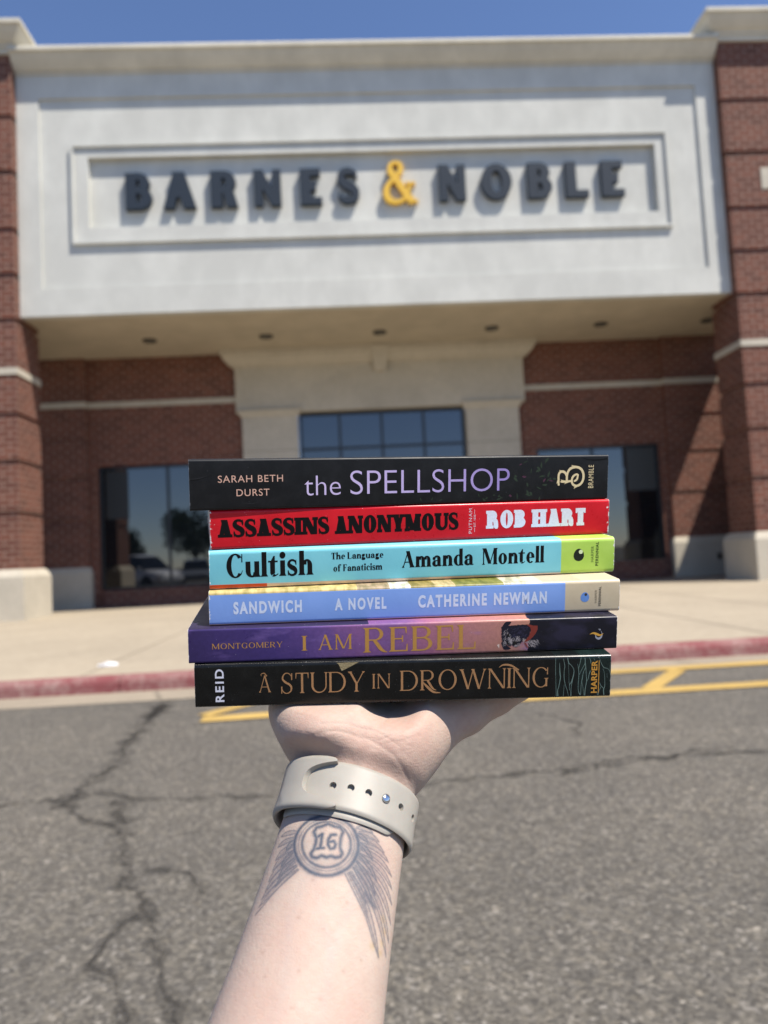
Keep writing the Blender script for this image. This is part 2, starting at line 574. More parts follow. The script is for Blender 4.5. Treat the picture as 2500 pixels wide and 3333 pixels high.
for a, c in ((-9.0, -6.61), (8.42, 11.6)):
    g = G()
    z = 1.1
    for c2 in [2.31, 3.38, 4.36, 6.52]:
        top = c2 - 0.055 if c2 < 6 else 6.488
        g.box(a, c, YB - 0.13, YB + 0.02, z, top)
        if c2 < 6:
            g.box(a + 0.03, c - 0.03, YB - 0.10, YB + 0.02, top, c2 + 0.055); z = c2 + 0.055
    bpart('pilaster', g, MB_BRICK, uv=True, parent=wall)
    g = G()
    g.skirt(a, c, YB - 0.13, YB + 0.02, [(0.07, SW - 0.02), (0.07, 1.02), (0.02, 1.15), (0.0, 1.16)])
    bpart('wall_plinth', g, MB_ST, parent=wall, bevel=0.01)
for a, c, d_ in ((-34, -9.03, 0.03), (-6.58, -2.7, 0.025), (4.6, 8.39, 0.025), (11.63, 40, 0.03), (-9.025, -6.585, 0.155), (8.395, 11.625, 0.155)):
    g = G(); g.box(a, c, YB - d_, YB, 5.21, 5.36)
    bpart('stone_band', g, MB_ST, parent=wall)
# wall fixture on the right plinth
g = G()
g.box(9.47, 9.58, YB - 0.23, YB - 0.19, 0.54, 0.70)
g.box(9.50, 9.55, YB - 0.26, YB - 0.23, 0.60, 0.66)
bpart('wall_outlet', g, M['dark'], parent=wall, bevel=0.006)
# unseen wall added behind the right pier to cut the sun streak
g = G(); g.box(11.0, 11.35, 16.13, 18.49, 0, 5.9)
bpart('sun_blocker', g, MB_BRICK, uv=True)
g = G(); g.box(11.0, 11.38, 16.115, 18.489, 5.9, 6.0)
bpart('blocker_coping', g, MB_ST, parent=bpy.data.objects['sun_blocker'])

# windows
def window(name, x0, x1, z0, z1, mull, trans, fw=0.07):
    g = G()
    ya, yb = YB + 0.06, YB + 0.17
    g.box(x0, x0 + fw, ya, yb, z0, z1); g.box(x1 - fw, x1, ya, yb, z0, z1)
    g.box(x0 + fw, x1 - fw, ya, yb, z1 - fw, z1); g.box(x0 + fw, x1 - fw, ya, yb, z0, z0 + fw)
    for mx in mull: g.box(mx - fw * 0.45, mx + fw * 0.45, ya + 0.004, yb - 0.004, z0 + fw, z1 - fw)
    for tz in trans: g.box(x0 + fw, x1 - fw, ya + 0.008, yb - 0.008, tz - fw * 0.45, tz + fw * 0.45)
    f = bpart(name, g, M['frame'], parent=None)
    g = G(); g.box(x0 + 0.02, x1 - 0.02, YB + 0.10, YB + 0.13, z0 + 0.02, z1 - 0.02)
    bpart('pane', g, M['glass'], parent=f)
    return f
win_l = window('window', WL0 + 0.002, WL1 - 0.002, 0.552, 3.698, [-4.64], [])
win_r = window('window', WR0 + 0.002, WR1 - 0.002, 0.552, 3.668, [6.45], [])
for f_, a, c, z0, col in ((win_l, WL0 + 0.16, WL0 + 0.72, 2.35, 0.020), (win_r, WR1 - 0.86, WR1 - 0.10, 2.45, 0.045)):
    g = G(); g.box(a, c, YB + 0.088, YB + 0.098, z0, 3.58)  # flat panel before the pane, its grey stands in for a reflection
    bpart('reflection_panel', g, mat('grey_reflection', (col, col * 1.1, col * 1.08), 0.5), parent=f_)
e = window('entrance_glazing', -1.22, 3.11, SW, 4.87, [-0.17, 0.93, 2.03], [3.92, 2.6], 0.075)
for hx in (0.80, 1.06):
    g = G(); g.tube([(hx, YB + 0.06, 0.95), (hx, YB - 0.0, 1.0), (hx, YB - 0.0, 1.5), (hx, YB + 0.06, 1.55)], 0.015, 8)
    bpart('door_handle', g, mat('steel', (0.5, 0.5, 0.5), 0.3, 1.0), parent=e, smooth=True)

# stone entrance portal
YO = YB - 0.15
g = G()
g.box(-2.66, -1.245, YO + 0.03, YB + 0.30, SW - 0.01, 4.80)
g.box(3.135, 4.52, YO + 0.03, YB + 0.30, SW - 0.01, 4.80)
g.box(-2.80, -1.245, YO, YB + 0.295, 4.93, 6.10)
g.box(3.135, 4.70, YO, YB + 0.295, 4.93, 6.10)
g.box(-1.245, 3.135, YO + 0.004, YB + 0.29, 4.89, 6.10)
por = bpart('entrance_portal', g, M['portal'])
for a, c in ((-2.66, -1.245), (3.135, 4.52)):
    g = G()
    g.skirt(a, c, YO + 0.03, YB, [(0.0, 4.78), (0.02, 4.79), (0.10, 4.90), (0.14, 4.94), (0.0, 4.945)])
    bpart('capital', g, M['portal'], parent=por)
    for z in (1.2, 2.1, 3.0, 3.9):
        g = G()
        g.box(a + 0.0015, c - 0.0015, YO + 0.0285, YO + 0.06, z - 0.006, z + 0.006)
        bpart('stone_joint', g, M['joint'], parent=por)
g = G()
prof = [(0.0, 6.06), (0.02, 6.06), (0.02, 6.09), (0.06, 6.10), (0.12, 6.14), (0.20, 6.21), (0.26, 6.29), (0.28, 6.36), (0.32, 6.37), (0.32, 6.489)]
g.skirt(-2.80, 4.70, YO, YB + 0.1, prof)
bpart('portal_cornice', g, M['portal'], parent=por)
g = G()
kp = [(0.80, 5.84), (1.10, 5.84), (1.19, 6.46), (0.71, 6.46)]
g.rings([[(x, YO - 0.36, z) if z > 6 else (x, YO - 0.10, z) for x, z in kp], [(x, YO + 0.01, z) for x, z in kp]])
bpart('keystone', g, M['portal'], parent=por, bevel=0.01)
g = G()
cx, cz, R0 = 0.95, 2.42, 3.42
an = [math.radians(d) for d in np.linspace(128, 52, 40)]
ring = [[(cx + r * math.cos(t), y, cz + r * math.sin(t)) for r, y in ((R0, YO + 0.01), (R0, YO - 0.012), (R0 + 0.10, YO - 0.012), (R0 + 0.10, YO + 0.01))] for t in an]
g.rings(ring)
bpart('arch_moulding', g, M['portal'], parent=por)

# recessed ceiling lights
ords = ['leftmost', 'second from the left', 'third from the left', 'third from the right', 'second from the right', 'rightmost beside the brick pier']
for i, lx in enumerate((-4.59, -1.82, 0.92, 3.67, 6.38, 9.08)):
    root = empty('recessed_light', (lx, 17.1, 6.49))
    tag(root, f'round dark recessed light, {ords[i]} in the canopy soffit', 'ceiling light', 'recessed lights in the canopy soffit')
    g = G()
    an = [t * 2 * math.pi / 24 for t in range(24)]
    rr = [(0.17, -0.001), (0.17, -0.022), (0.155, -0.03), (0.13, -0.028), (0.12, -0.004), (0.12, -0.0015)]
    g.rings([[(r * math.cos(t), r * math.sin(t), z) for t in an] for r, z in rr], True, False)
    g.build('trim_ring', M['dark'], root)
    g = G()
    g.rings([[(r * math.cos(t), r * math.sin(t), z) for t in an] for r, z in ((0.12, -0.004), (0.08, -0.012), (0.01, -0.014))], True, True)
    g.build('lens', mat('lamp_lens', (0.10, 0.095, 0.08), 0.3), root)

# ------------------------------------------------------------------ glyphs
def catmull(pts, n=8):
    P = [np.array(p, float) for p in pts]
    P = [2 * P[0] - P[1]] + P + [2 * P[-1] - P[-2]]
    out = []
    for i in range(1, len(P) - 2):
        for k in range(n):
            t = k / n
            a, b, c, d = P[i - 1], P[i], P[i + 1], P[i + 2]
            out.append(0.5 * ((2 * b) + (c - a) * t + (2 * a - 5 * b + 4 * c - d) * t * t + (3 * b - a - 3 * c + d) * t ** 3))
    out.append(P[-2])
    return np.array(out)

def pen(pts, n=8, smooth=True):
    """pts: (x, y, width) -> quads along the stroke"""
    c = catmull(pts, n) if smooth and len(pts) > 2 else np.array(pts, float)
    d = np.gradient(c[:, :2], axis=0)
    d /= np.linalg.norm(d, axis=1)[:, None] + 1e-9
    nn = np.stack([-d[:, 1], d[:, 0]], 1)
    L = c[:, :2] + nn * c[:, 2:3] / 2
    R = c[:, :2] - nn * c[:, 2:3] / 2
    return [[tuple(R[i]), tuple(R[i + 1]), tuple(L[i + 1]), tuple(L[i])] for i in range(len(c) - 1)]

def ell(cx, cy, rx, ry, a0, a1, wx, wy, n=28):
    A = np.radians(np.linspace(a0, a1, n + 1))
    o = [(cx + rx * math.cos(t), cy + ry * math.sin(t)) for t in A]
    i = [(cx + (rx - wx) * math.cos(t), cy + (ry - wy) * math.sin(t)) for t in A]
    return [[o[k], o[k + 1], i[k + 1], i[k]] for k in range(n)]

def disc(cx, cy, rx, ry=None, n=20):
    ry = ry or rx
    return [[(cx + rx * math.cos(t * 2 * math.pi / n), cy + ry * math.sin(t * 2 * math.pi / n)) for t in range(n)]]

def rect(x0, x1, y0, y1):
    return [[(x0, y0), (x1, y0), (x1, y1), (x0, y1)]]

class Face:
    def __init__(s, T, t, sx, sh, slab=False, wide=1.0, br=2.6):
        s.T, s.t, s.sx, s.sh, s.slab, s.W, s.br = T, t, sx, sh, slab, wide, br
        s.cache = {}
    def ser(s, x0, x1, y, up=1, l=1, r=1):
        if s.sx <= 0: return []
        a, b = x0 - s.sx * l, x1 + s.sx * r
        p = rect(a, b, min(y, y + up * s.sh), max(y, y + up * s.sh))
        if not s.slab:
            h1, h2 = y + up * s.sh, y + up * s.sh * s.br
            p += [[(x0 - s.sx * .45 * l, h1), (x1 + s.sx * .45 * r, h1), (x1, h2), (x0, h2)][::up]]
        return p
    def stem(s, x, w, y0=0, y1=1, top=True, bot=True, tl=1, tr=1, bl=1, brr=1):
        p = rect(x, x + w, y0, y1)
        if top: p += s.ser(x, x + w, y1, -1, tl, tr)
        if bot: p += s.ser(x, x + w, y0, 1, bl, brr)
        return p
    def dg(s, x0, x1, w, y0=0, y1=1):
        return [[(x0, y0), (x0 + w, y0), (x1 + w, y1), (x1, y1)]]
    def S(s, w, h, T, t, y0=0):
        k = h
        q = [(w * .90, y0 + k * .72, T * .25), (w * .86, y0 + k * .86, T * .36), (w * .64, y0 + k * (1 - t * .40), t * .95), (w * .36, y0 + k * (1 - t * .42), t * 1.0), (w * .17, y0 + k * .84, T * .62), (w * .17, y0 + k * .68, T * .82),
             (w * .42, y0 + k * .535, T * .95), (w * .70, y0 + k * .44, T * .95), (w * .86, y0 + k * .31, T * .82), (w * .84, y0 + k * .14, T * .62), (w * .62, y0 + k * t * .42, t * 1.0), (w * .34, y0 + k * t * .40, t * .95), (w * .12, y0 + k * .15, T * .36), (w * .07, y0 + k * .29, T * .25)]
        p = pen(q, 6)
        if s.sx > 0:
            p += [[(w * .86, y0 + k * .66), (w * .95, y0 + k * .66), (w * .95, y0 + k * .99), (w * .88, y0 + k * .99)]]
            p += [[(w * .02, y0), (w * .09, y0), (w * .11, y0 + k * .34), (w * .02, y0 + k * .34)]]
        return p
    def glyph(s, c):
        if c not in s.cache: s.cache[c] = s._g(c)
        return s.cache[c]
    def _g(s, c):
        T, t, sx, W = s.T, s.t, s.sx, s.W
        tk = T * .62 if s.slab else t * 1.25        # second stems
        X = .66
        if c == ' ': return [], .34 * W
        if c == 'I': return s.stem(0, T), T
        if c == 'H':
            w = .62 * W + T
            return s.stem(0, T) + s.stem(w - T, T) + rect(T * .5, w - T * .5, .5 - t / 2, .5 + t / 2), w
        if c in 'EFL':
            w = .46 * W + T * .6
            p = s.stem(0, T, tr=.4, brr=.4)
            tick = lambda y, d, x, h: [] if sx <= 0 else [[(x - t * 1.1, y), (x, y), (x, y + d * h), (x - t * .55, y + d * h)][::d]]
            if c in 'EF': p += rect(T * .5, w, 1 - t, 1) + tick(1 - t * .5, -1, w, .24) + rect(T * .5, w * .78, .52 - t / 2, .52 + t / 2) + rect(w * .78 - t * .8, w * .78, .39, .65)
            if c in 'EL': p += rect(T * .5, w * 1.06, 0, t) + tick(t * .5, 1, w * 1.06, .27)
            return p, w * (1.06 if c != 'F' else 1.0)
        if c == 'T':
            w = .58 * W + T * .5
            p = s.stem(w / 2 - T / 2, T, top=False) + rect(0, w, 1 - t, 1)
            for x, d in ((0, 1), (w, -1)): p += [[(x, 1 - t * .5), (x, .72), (x + d * t * .55, .72), (x + d * t * 1.2, 1 - t * .5)][::d]]
            return p, w
        if c in 'BRPD':
            w = .56 * W + T * .7
            p = s.stem(0, T, tr=.2, brr=.2 if c in 'BD' else 1)
            if c == 'D':
                w = .74 * W + T * .6
                p += ell(w * .42, .5, w * .58, .5, -90, 90, T, t) + rect(T * .5, w * .42, 1 - t, 1) + rect(T * .5, w * .42, 0, t)
                return p, w
            m = .50 if c == 'R' else .53
            r1 = (1 - m + t * .5) / 2
            p += ell(w * .5, 1 - r1, w * .44, r1, -90, 90, T * .92, t * .9) + rect(T * .5, w * .5, 1 - t, 1) + rect(T * .5, w * .5, m - t * .5, m + t * .4)
            if c == 'B':
                r2 = (m + t * .5) / 2
                p += ell(w * .5, r2, w * .52, r2, -90, 90, T, t) + rect(T * .5, w * .5, 0, t)
                return p, w * 1.02
            if c == 'R':
                if s.slab:
                    p += pen([(w * .55, .5, T * .8), (w * .78, .42, T * .85), (w * .84, .25, T * .85), (w * .86, .1, T * .8), (w * 1.05, .06, t * .9)], 6)
                    return p, w * 1.1
                if sx <= 0:
                    return p + s.dg(w - T * .98, w * .40, T * 1.02, 0, .52), w * 1.04
                p += pen([(w * .46, .5, T * .8), (w * .62, .34, T * .95), (w * .80, .14, T * .95), (w * .98, .03, T * .6), (w * 1.14, .0, t * .6)], 6)
                return p, w * 1.06
            return p, w
        if c == 'A':
            w = .74 * W + T * .55
            th, tn = T * 1.06, (T * .7 if s.slab else t * 1.1)
            ax = w / 2
            p = s.dg(0.02, ax - tn * .6, tn) + s.dg(w - th - .02, ax - th * .62, th)
            p += rect(w * .2, w * .78, .30, .30 + t * .9)
            p += s.ser(.02, .02 + tn, 0, 1, .9, .9) + s.ser(w - th - .02, w - .02, 0, 1, .9, .9)
            return p, w
        if c == 'N':
            w = .66 * W + T
            p = s.stem(0, tk, tr=.1) + s.stem(w - tk, tk, bot=False) + s.dg(w - T * 1.1, -T * .1, T * 1.1)
            return p, w
        if c == 'M':
            w = .82 * W + T
            tr = T
            p = s.stem(0, tk, tr=.1) + s.stem(w - tr, tr, tl=.1)
            p += s.dg(w * .5 - T * .55, 0, T * 1.0, 0.05) + s.dg(w * .5 - tk * .3, w - tr * .9, tk * .9, 0.05)
            return p, w
        if c == 'O': 
            w = .80 * W + T * .6
            return ell(w / 2, .5, w / 2, .515, 0, 360, T, t, 48), w
        if c in 'CG':
            w = .72 * W + T * .6
            p = ell(w * .52, .5, w * .52, .515, 42, 318, T, t, 40)
            p += [[(w * .90 - t * .3, .64), (w * .95, .64), (w * .95, .99), (w * .90, .99)]]
            if c == 'C': p += pen([(w * .86, .14, t * .7), (w * .95, .30, t * .4)], 4, False)
            if c == 'G': p += s.stem(w * .80, T * .85, 0.04, .46, top=True, bot=False)
            return p, w * .98
        if c == 'S':
            w = .52 * W + T * .55
            return s.S(w, 1.0, T, t), w
        if c == 'U':
            w = .64 * W + T
            r = w / 2
            p = s.stem(0, T, .34, 1, bot=False) + s.stem(w - tk, tk, .34, 1, bot=False)
            A = np.radians(np.linspace(180, 360, 25))
            o = [(r + r * math.cos(a), .36 + .375 * math.sin(a)) for a in A]
            xi = (T + w - tk) / 2; ri = (w - tk - T) / 2
            i = [(xi + ri * math.cos(a), .36 + (.375 - t * 1.2) * math.sin(a)) for a in A]
            p += [[o[k], o[k + 1], i[k + 1], i[k]] for k in range(24)]
            return p, w
        if c == 'W':
            w = 1.12 * W + T * 1.1
            th, tn = T * 1.02, (T * .66 if s.slab else t * 1.1)
            p = s.dg(w * .27, .03, th) + s.dg(w * .27 + th * .3, w * .5 - tn * .2, tn) + s.dg(w * .70, w * .46, th) + s.dg(w * .70 + th * .3, w - tn - .03, tn)
            p += s.ser(.03, .03 + th, 1, -1) + s.ser(w * .46, w * .46 + th, 1, -1, .6, .3) + s.ser(w - tn - .03, w - .03, 1, -1)
            return p, w
        if c == 'Y':
            w = .72 * W + T * .6
            th, tn = T * 1.02, (T * .66 if s.slab else t * 1.1)
            p = s.stem(w / 2 - T / 2, T, 0, .46, top=False) + s.dg(w / 2 - T * .5, .02, th, .40, 1) + s.dg(w / 2 + T * .5 - tn, w - tn - .02, tn, .40, 1)
            p += s.ser(.02, .02 + th, 1, -1, .8, .8) + s.ser(w - tn - .02, w - .02, 1, -1, .8, .8)
            return p, w
        # ---- lower case
        flag = lambda x, y: [[(x - sx * 1.2, y - t * .35), (x, y - t * 1.9), (x + .001, y), (x, y + .005)]]
        def low(x, h, base=True): 
            return rect(x, x + T, 0, h) + flag(x + T * .3, h) + (s.ser(x, x + T, 0, 1) if base else [])
        def arch(x, w):
            return ell(x + w / 2 + T * .25, X - .26, w / 2 + T * .25, .275, 0, 168, T * 1.0, t * 1.25, 20) + rect(x + w - T * .5, x + w + T * .5, 0, X - .25) + s.ser(x + w - T * .5, x + w + T * .5, 0, 1)
        if c == 'i': return low(0, X) + disc(T * .5, X + .22, T * .62), T
        if c == 'l': return low(0, 1.04), T
        if c == 'n': return low(0, X) + arch(T * .5, .36 * W + T * .3), .36 * W + T * 1.3
        if c == 'h': return low(0, 1.04) + arch(T * .5, .36 * W + T * .3), .36 * W + T * 1.3
        if c == 'm':
            a = .34 * W + T * .3
            return low(0, X) + arch(T * .5, a) + arch(T * .5 + a, a), 2 * a + T
        if c == 'u':
            w = .38 * W + T * 1.3
            return rect(0, T, .24, X) + flag(T * .3, X) + ell(w / 2 - T * .1, .26, w / 2 - T * .1, .275, 180, 345, T, t * 1.25, 20) + rect(w - T, w, 0, X) + flag(w - T * .7, X) + s.ser(w - T, w, 0, 1, 0, 1), w
        if c == 'o': 
            w = .42 * W + T
            return ell(w / 2, X / 2, w / 2, X / 2 + .015, 0, 360, T, t, 36), w
        if c == 'c':
            w = .38 * W + T
            return ell(w * .54, X / 2, w * .54, X / 2 + .015, 55, 310, T, t, 30) + disc(w * .80, X * .76, T * .42), w * .95
        if c == 'e':
            w = .40 * W + T
            return ell(w / 2, X / 2, w / 2, X / 2 + .015, 0, 312, T, t, 34) + rect(T * .6, w * .98, X * .5 - t * .35, X * .5 + t * .35), w * .96
        if c == 'd':
            w = .42 * W + T
            return ell(w * .52, X / 2, w * .52, X / 2 + .015, 40, 320, T, t, 30) + rect(w - T, w, 0, 1.04) + flag(w - T * .7, 1.04) + s.ser(w - T, w, 0, 1, 0, 1), w
        if c == 'a':
            w = .38 * W + T
            p = rect(w - T, w, .06, X - .18) + ell(w * .56, X - .22, w * .44, .235, 0, 150, T, t * 1.1, 18) + disc(w * .22, X - .17, T * .44)
            p += ell(w * .42, .185, w * .42, .20, 60, 330, T, t, 26) + rect(w * .5, w - T * .4, .33, .33 + t * .9)
            p += pen([(w - T * .5, .1, T), (w - T * .1, .035, t * 1.2), (w + sx * 1.3, .05, t * .6)], 4)
            return p, w + sx * .8
        if c == 's':
            w = .32 * W + T * .7
            return s.S(w, X + .01, T * .92, t / X, 0), w
        if c == 't':
            w = T + .20 * W
            p = rect(.05, .05 + T, .12, X - t) + [[(.05, X - t), (.05 + T, X - t), (.05 + T, X + .2), (.05 + T * .7, X + .2)]] + rect(-.05 * W, w, X - t * 1.1, X)
            p += pen([(.05 + T * .5, .16, T), (.05 + T * .62, .06, T * .7), (.05 + T * 1.1, .03, t), (w + .02, .10, t * .6)], 5)
            return p, w
        if c == 'f':
            w = T + .24 * W
            p = rect(.05, .05 + T, 0, .8) + s.ser(.05, .05 + T, 0, 1) + rect(-.05 * W, w * .9, X - t * 1.1, X)
            p += ell(.05 + T * 1.15, .78, T * 1.15, .26, 60, 180, T, t, 14) + disc(.05 + T * 1.75, .93, T * .42)
            return p, w
        if c == 'g':
            w = .42 * W + T * .7
            p = ell(w * .45, X - .2, w * .42, .215, 0, 360, T * .9, t, 30)
            p += pen([(w * .78, X - .06, t), (w * .98, X + .0, T * .6)], 4, False)
            p += pen([(w * .25, X - .36, t), (w * .12, .17, T * .6), (w * .32, .08, T * .8), (w * .7, .06, T * .8), (w * .93, -.06, T * .7), (w * .72, -.21, t), (w * .35, -.22, t), (w * .06, -.10, T * .5), (w * .2, .06, t)], 6)
            return p, w
        return rect(0, .5, 0, 1), .5

SIGNFACE = Face(0.265, 0.195, 0.0, 0.0, wide=0.8)
ROMAN = Face(0.105, 0.045, 0.055, 0.028, br=3.0)
ROMAN2 = Face(0.135, 0.06, 0.06, 0.035, br=2.4)
SLAB = Face(0.30, 0.15, 0.055, 0.17, slab=True, wide=0.66)
WINDSOR = Face(0.235, 0.062, 0.055, 0.04, br=2.8, wide=0.92)

def union(polys):
    vs, fs = [], []
    for p in polys:
        q = [Vector((round(a, 6), round(b, 6))) for a, b in p]
        ar = sum(q[i].x * q[(i + 1) % len(q)].y - q[(i + 1) % len(q)].x * q[i].y for i in range(len(q)))
        if abs(ar) < 1e-9: continue
        if ar < 0: q = q[::-1]
        fs.append(list(range(len(vs), len(vs) + len(q))))
        vs += q
    v, e, f, ov, oe, of = delaunay_2d_cdt(vs, [], fs, 1, 1e-5)
    keep = [t for t, o in zip(f, of) if len(o)]
    return [tuple(p) for p in v], [tuple(t) for t in keep]

def text_polys(face, txt, track=0.09):
    out, x = [], 0.0
    for i, c in enumerate(txt):
        p, w = face.glyph(c)
        u = union(p) if p else None
        if u:
            out.append(([(a + x, b) for a, b in u[0]], u[1]))
        x += w + (track + 1.2 * face.sx if c != ' ' else 0.0)
    V, Fc = [], []
    for v, f in out:
        b = len(V); V += v; Fc += [tuple(i + b for i in t) for t in f]
    return V, Fc

def sans_polys(txt, weight=0.0, space=1.0):
    cu = bpy.data.curves.new('t', 'FONT')
    cu.body = txt
    cu.size = 1.0
    cu.offset = weight
    cu.space_character = space
    cu.resolution_u = 6
    o = bpy.data.objects.new('t', cu)
    COL.objects.link(o)
    dg = bpy.context.evaluated_depsgraph_get()
    me = bpy.data.meshes.new_from_object(o.evaluated_get(dg))
    V = [(v.co.x, v.co.y) for v in me.vertices]
    Fc = [tuple(p.vertices) for p in me.polygons]
    bpy.data.objects.remove(o)
    bpy.data.curves.remove(cu)
    bpy.data.meshes.remove(me)
    return V, Fc

def fit(VF, u0, u1, h0, h1, up=False):
    V, Fc = VF
    a = np.array(V)
    if up: a = np.stack([-a[:, 1], a[:, 0]], 1)
    lo, hi = a.min(0), a.max(0)
    a = (a - lo) / (hi - lo)
    a = a * np.array([u1 - u0, h1 - h0]) + np.array([u0, h0])
    return [tuple(p) for p in a], Fc

# ------------------------------------------------------------------ sign letters
def solid_letters(name, VF, x0, x1, z0, z1, y0, y1, m, parent, inset=0.022):
    V, Fc = fit(VF, x0, x1, z0, z1)
    me = bpy.data.meshes.new(name)
    bm = bmesh.new()
    vs = [bm.verts.new((a, y0, b)) for a, b in V]
    for f in Fc:
        try: bm.faces.new([vs[i] for i in f])
        except ValueError: pass
    bmesh.ops.remove_doubles(bm, verts=bm.verts, dist=1e-5)
    bmesh.ops.dissolve_limit(bm, angle_limit=0.01, verts=bm.verts, edges=bm.edges)
    bmesh.ops.recalc_face_normals(bm, faces=bm.faces)
    if sum(f.normal.y for f in bm.faces) > 0: bmesh.ops.reverse_faces(bm, faces=bm.faces)
    r = bmesh.ops.inset_region(bm, faces=list(bm.faces), thickness=inset, depth=0.0, use_even_offset=True)
    rim = r['faces']
    inner = [f for f in bm.faces if f not in set(rim)]
    for v in {v for f in inner for v in f.verts}: v.co.y += 0.012
    ex = bmesh.ops.extrude_edge_only(bm, edges=[e for e in bm.edges if e.is_boundary])
    for v in [q for q in ex['geom'] if isinstance(q, bmesh.types.BMVert)]: v.co.y = y1
    bmesh.ops.recalc_face_normals(bm, faces=bm.faces)
    bm.to_mesh(me); bm.free()
    me.materials.append(m)
    o = link(name, me, parent)
    o.location = -parent.location
    return o
SIGN = empty('store_sign', (1.0, YF + 0.145, 9.2))
tag(SIGN, 'raised slate blue sign letters with a yellow ampersand on the white fascia', 'sign')
AMP = union(pen([(.86, .02, .17), (.70, .17, .19), (.36, .62, .18), (.22, .80, .17), (.25, .95, .11), (.40, 1.0, .08), (.53, .93, .14), (.53, .79, .16), (.40, .66, .10), (.18, .48, .12), (.08, .30, .19), (.12, .12, .18), (.32, .02, .10), (.55, .06, .09), (.72, .22, .09), (.80, .42, .10)], 7)
            + rect(.66, .96, .44, .50) + rect(.74, 1.02, 0, .055) + rect(.14, .14, 0, 0))
LET = [('B', -4.51, -3.95), ('A', -3.70, -3.0), ('R', -2.69, -2.10), ('N', -1.77, -1.17), ('E', -0.75, -0.28), ('S', 0.06, 0.54), ('N', 2.29, 2.89), ('O', 3.23, 3.92), ('B', 4.28, 4.82), ('L', 5.13, 5.64), ('E', 5.94, 6.45)]
for c, a, b_ in LET:
    solid_letters('letter', union(SIGNFACE.glyph(c)[0]), a, b_, 8.785, 9.59, YF + 0.02, YF + 0.15, M['letter'], SIGN)
o = solid_letters('letter', AMP, 1.06, 1.82, 8.74, 9.72, YF + 0.02, YF + 0.15, M['amber'], SIGN, 0.01)
o['label'] = 'yellow ampersand letter'

# ------------------------------------------------------------------ stack of books
RM = np.array([[0.9832958231378461, -0.0031757665613724104, -0.181986919053028], [0.022485197203173483, 0.9943085615948942, 0.10413885079943372], [0.18062043103259412, -0.10649130878076384, 0.9777708632638631]])
OST = np.array([0.017281012256846032, -0.09145368598369892, 0.3701294888470196])
CW = np.array([[CR.x, CU.x, CF.x], [CR.y, CU.y, CF.y], [CR.z, CU.z, CF.z]])
def st2w(p):
    """stack frame (u right, h up, v away; metres) -> world"""
    return CW @ (RM @ np.asarray(p, float) + OST) + np.array(CPOS)
AX = CW @ RM
def cam2st(p):
    return RM.T @ (np.asarray(p, float) - OST)

def print_mat(name, col, rough=0.5, metal=0.0):
    m = mat(name, col, rough, metal, 0.2)
    n = N(m)
    f = n.noise(n.coord('Object'), 900, 3)
    n.color(n.mix(n.maprange(f, 0.35, 0.75), tuple(c * 0.86 for c in col), col))
    return m
def cover_mat(name, fn, rough=0.38, wear=(0.8, 0.78, 0.76), wear_amt=0.0006):
    m = mat(name, rough=rough, spec=0.3)
    n = N(m)
    o = n.coord('Object')
    s = n.sep(o)
    c = fn(n, o, s)
    # scuffed ends and edges of the card cover
    geo = n.coord('Generated')
    gx = n.sep(geo)[0]
    d = n.math('MINIMUM', gx, n.math('SUBTRACT', 1.0, gx))
    e = n.math('SUBTRACT', n.math('MULTIPLY', d, 0.21), n.math('MULTIPLY', n.maprange(n.noise(o, 420, 4, 0.7), 0.52, 0.75), wear_amt * 2.2))
    c = n.mix(n.math('LESS_THAN', e, 0.00005), c, wear)
    sp = n.noise(o, 1500, 2, 0.6)
    c = n.mix(n.maprange(sp, 0.735, 0.76), c, wear)
    n.color(c)
    rr = n.noise(n.mapping(o, (1, 1, 1)), 60, 5, 0.65)
    n.rough(n.maprange(rr, 0.3, 0.75, rough - 0.07, rough + 0.1))
    n.bump(n.noise(o, 700, 3), 0.06, 0.0005)
    return m
def flat(col):
    return lambda n, o, s: n.mix(n.maprange(n.noise(o, 60, 4), 0.3, 0.75), tuple(c * 0.86 for c in col), tuple(c * 1.08 for c in col))
PAGES = mat('page_paper', (0.70, 0.64, 0.52), 0.9)
_n = N(PAGES)
_o = _n.coord('Object')
_w = _n.noise(_n.mapping(_o, (3, 3, 2600)), 1.0, 2)
_n.color(_n.mix(_n.maprange(_w, 0.35, 0.65), (0.52, 0.46, 0.36), (0.74, 0.68, 0.56)))
_n.bump(_w, 0.4, 0.0004)

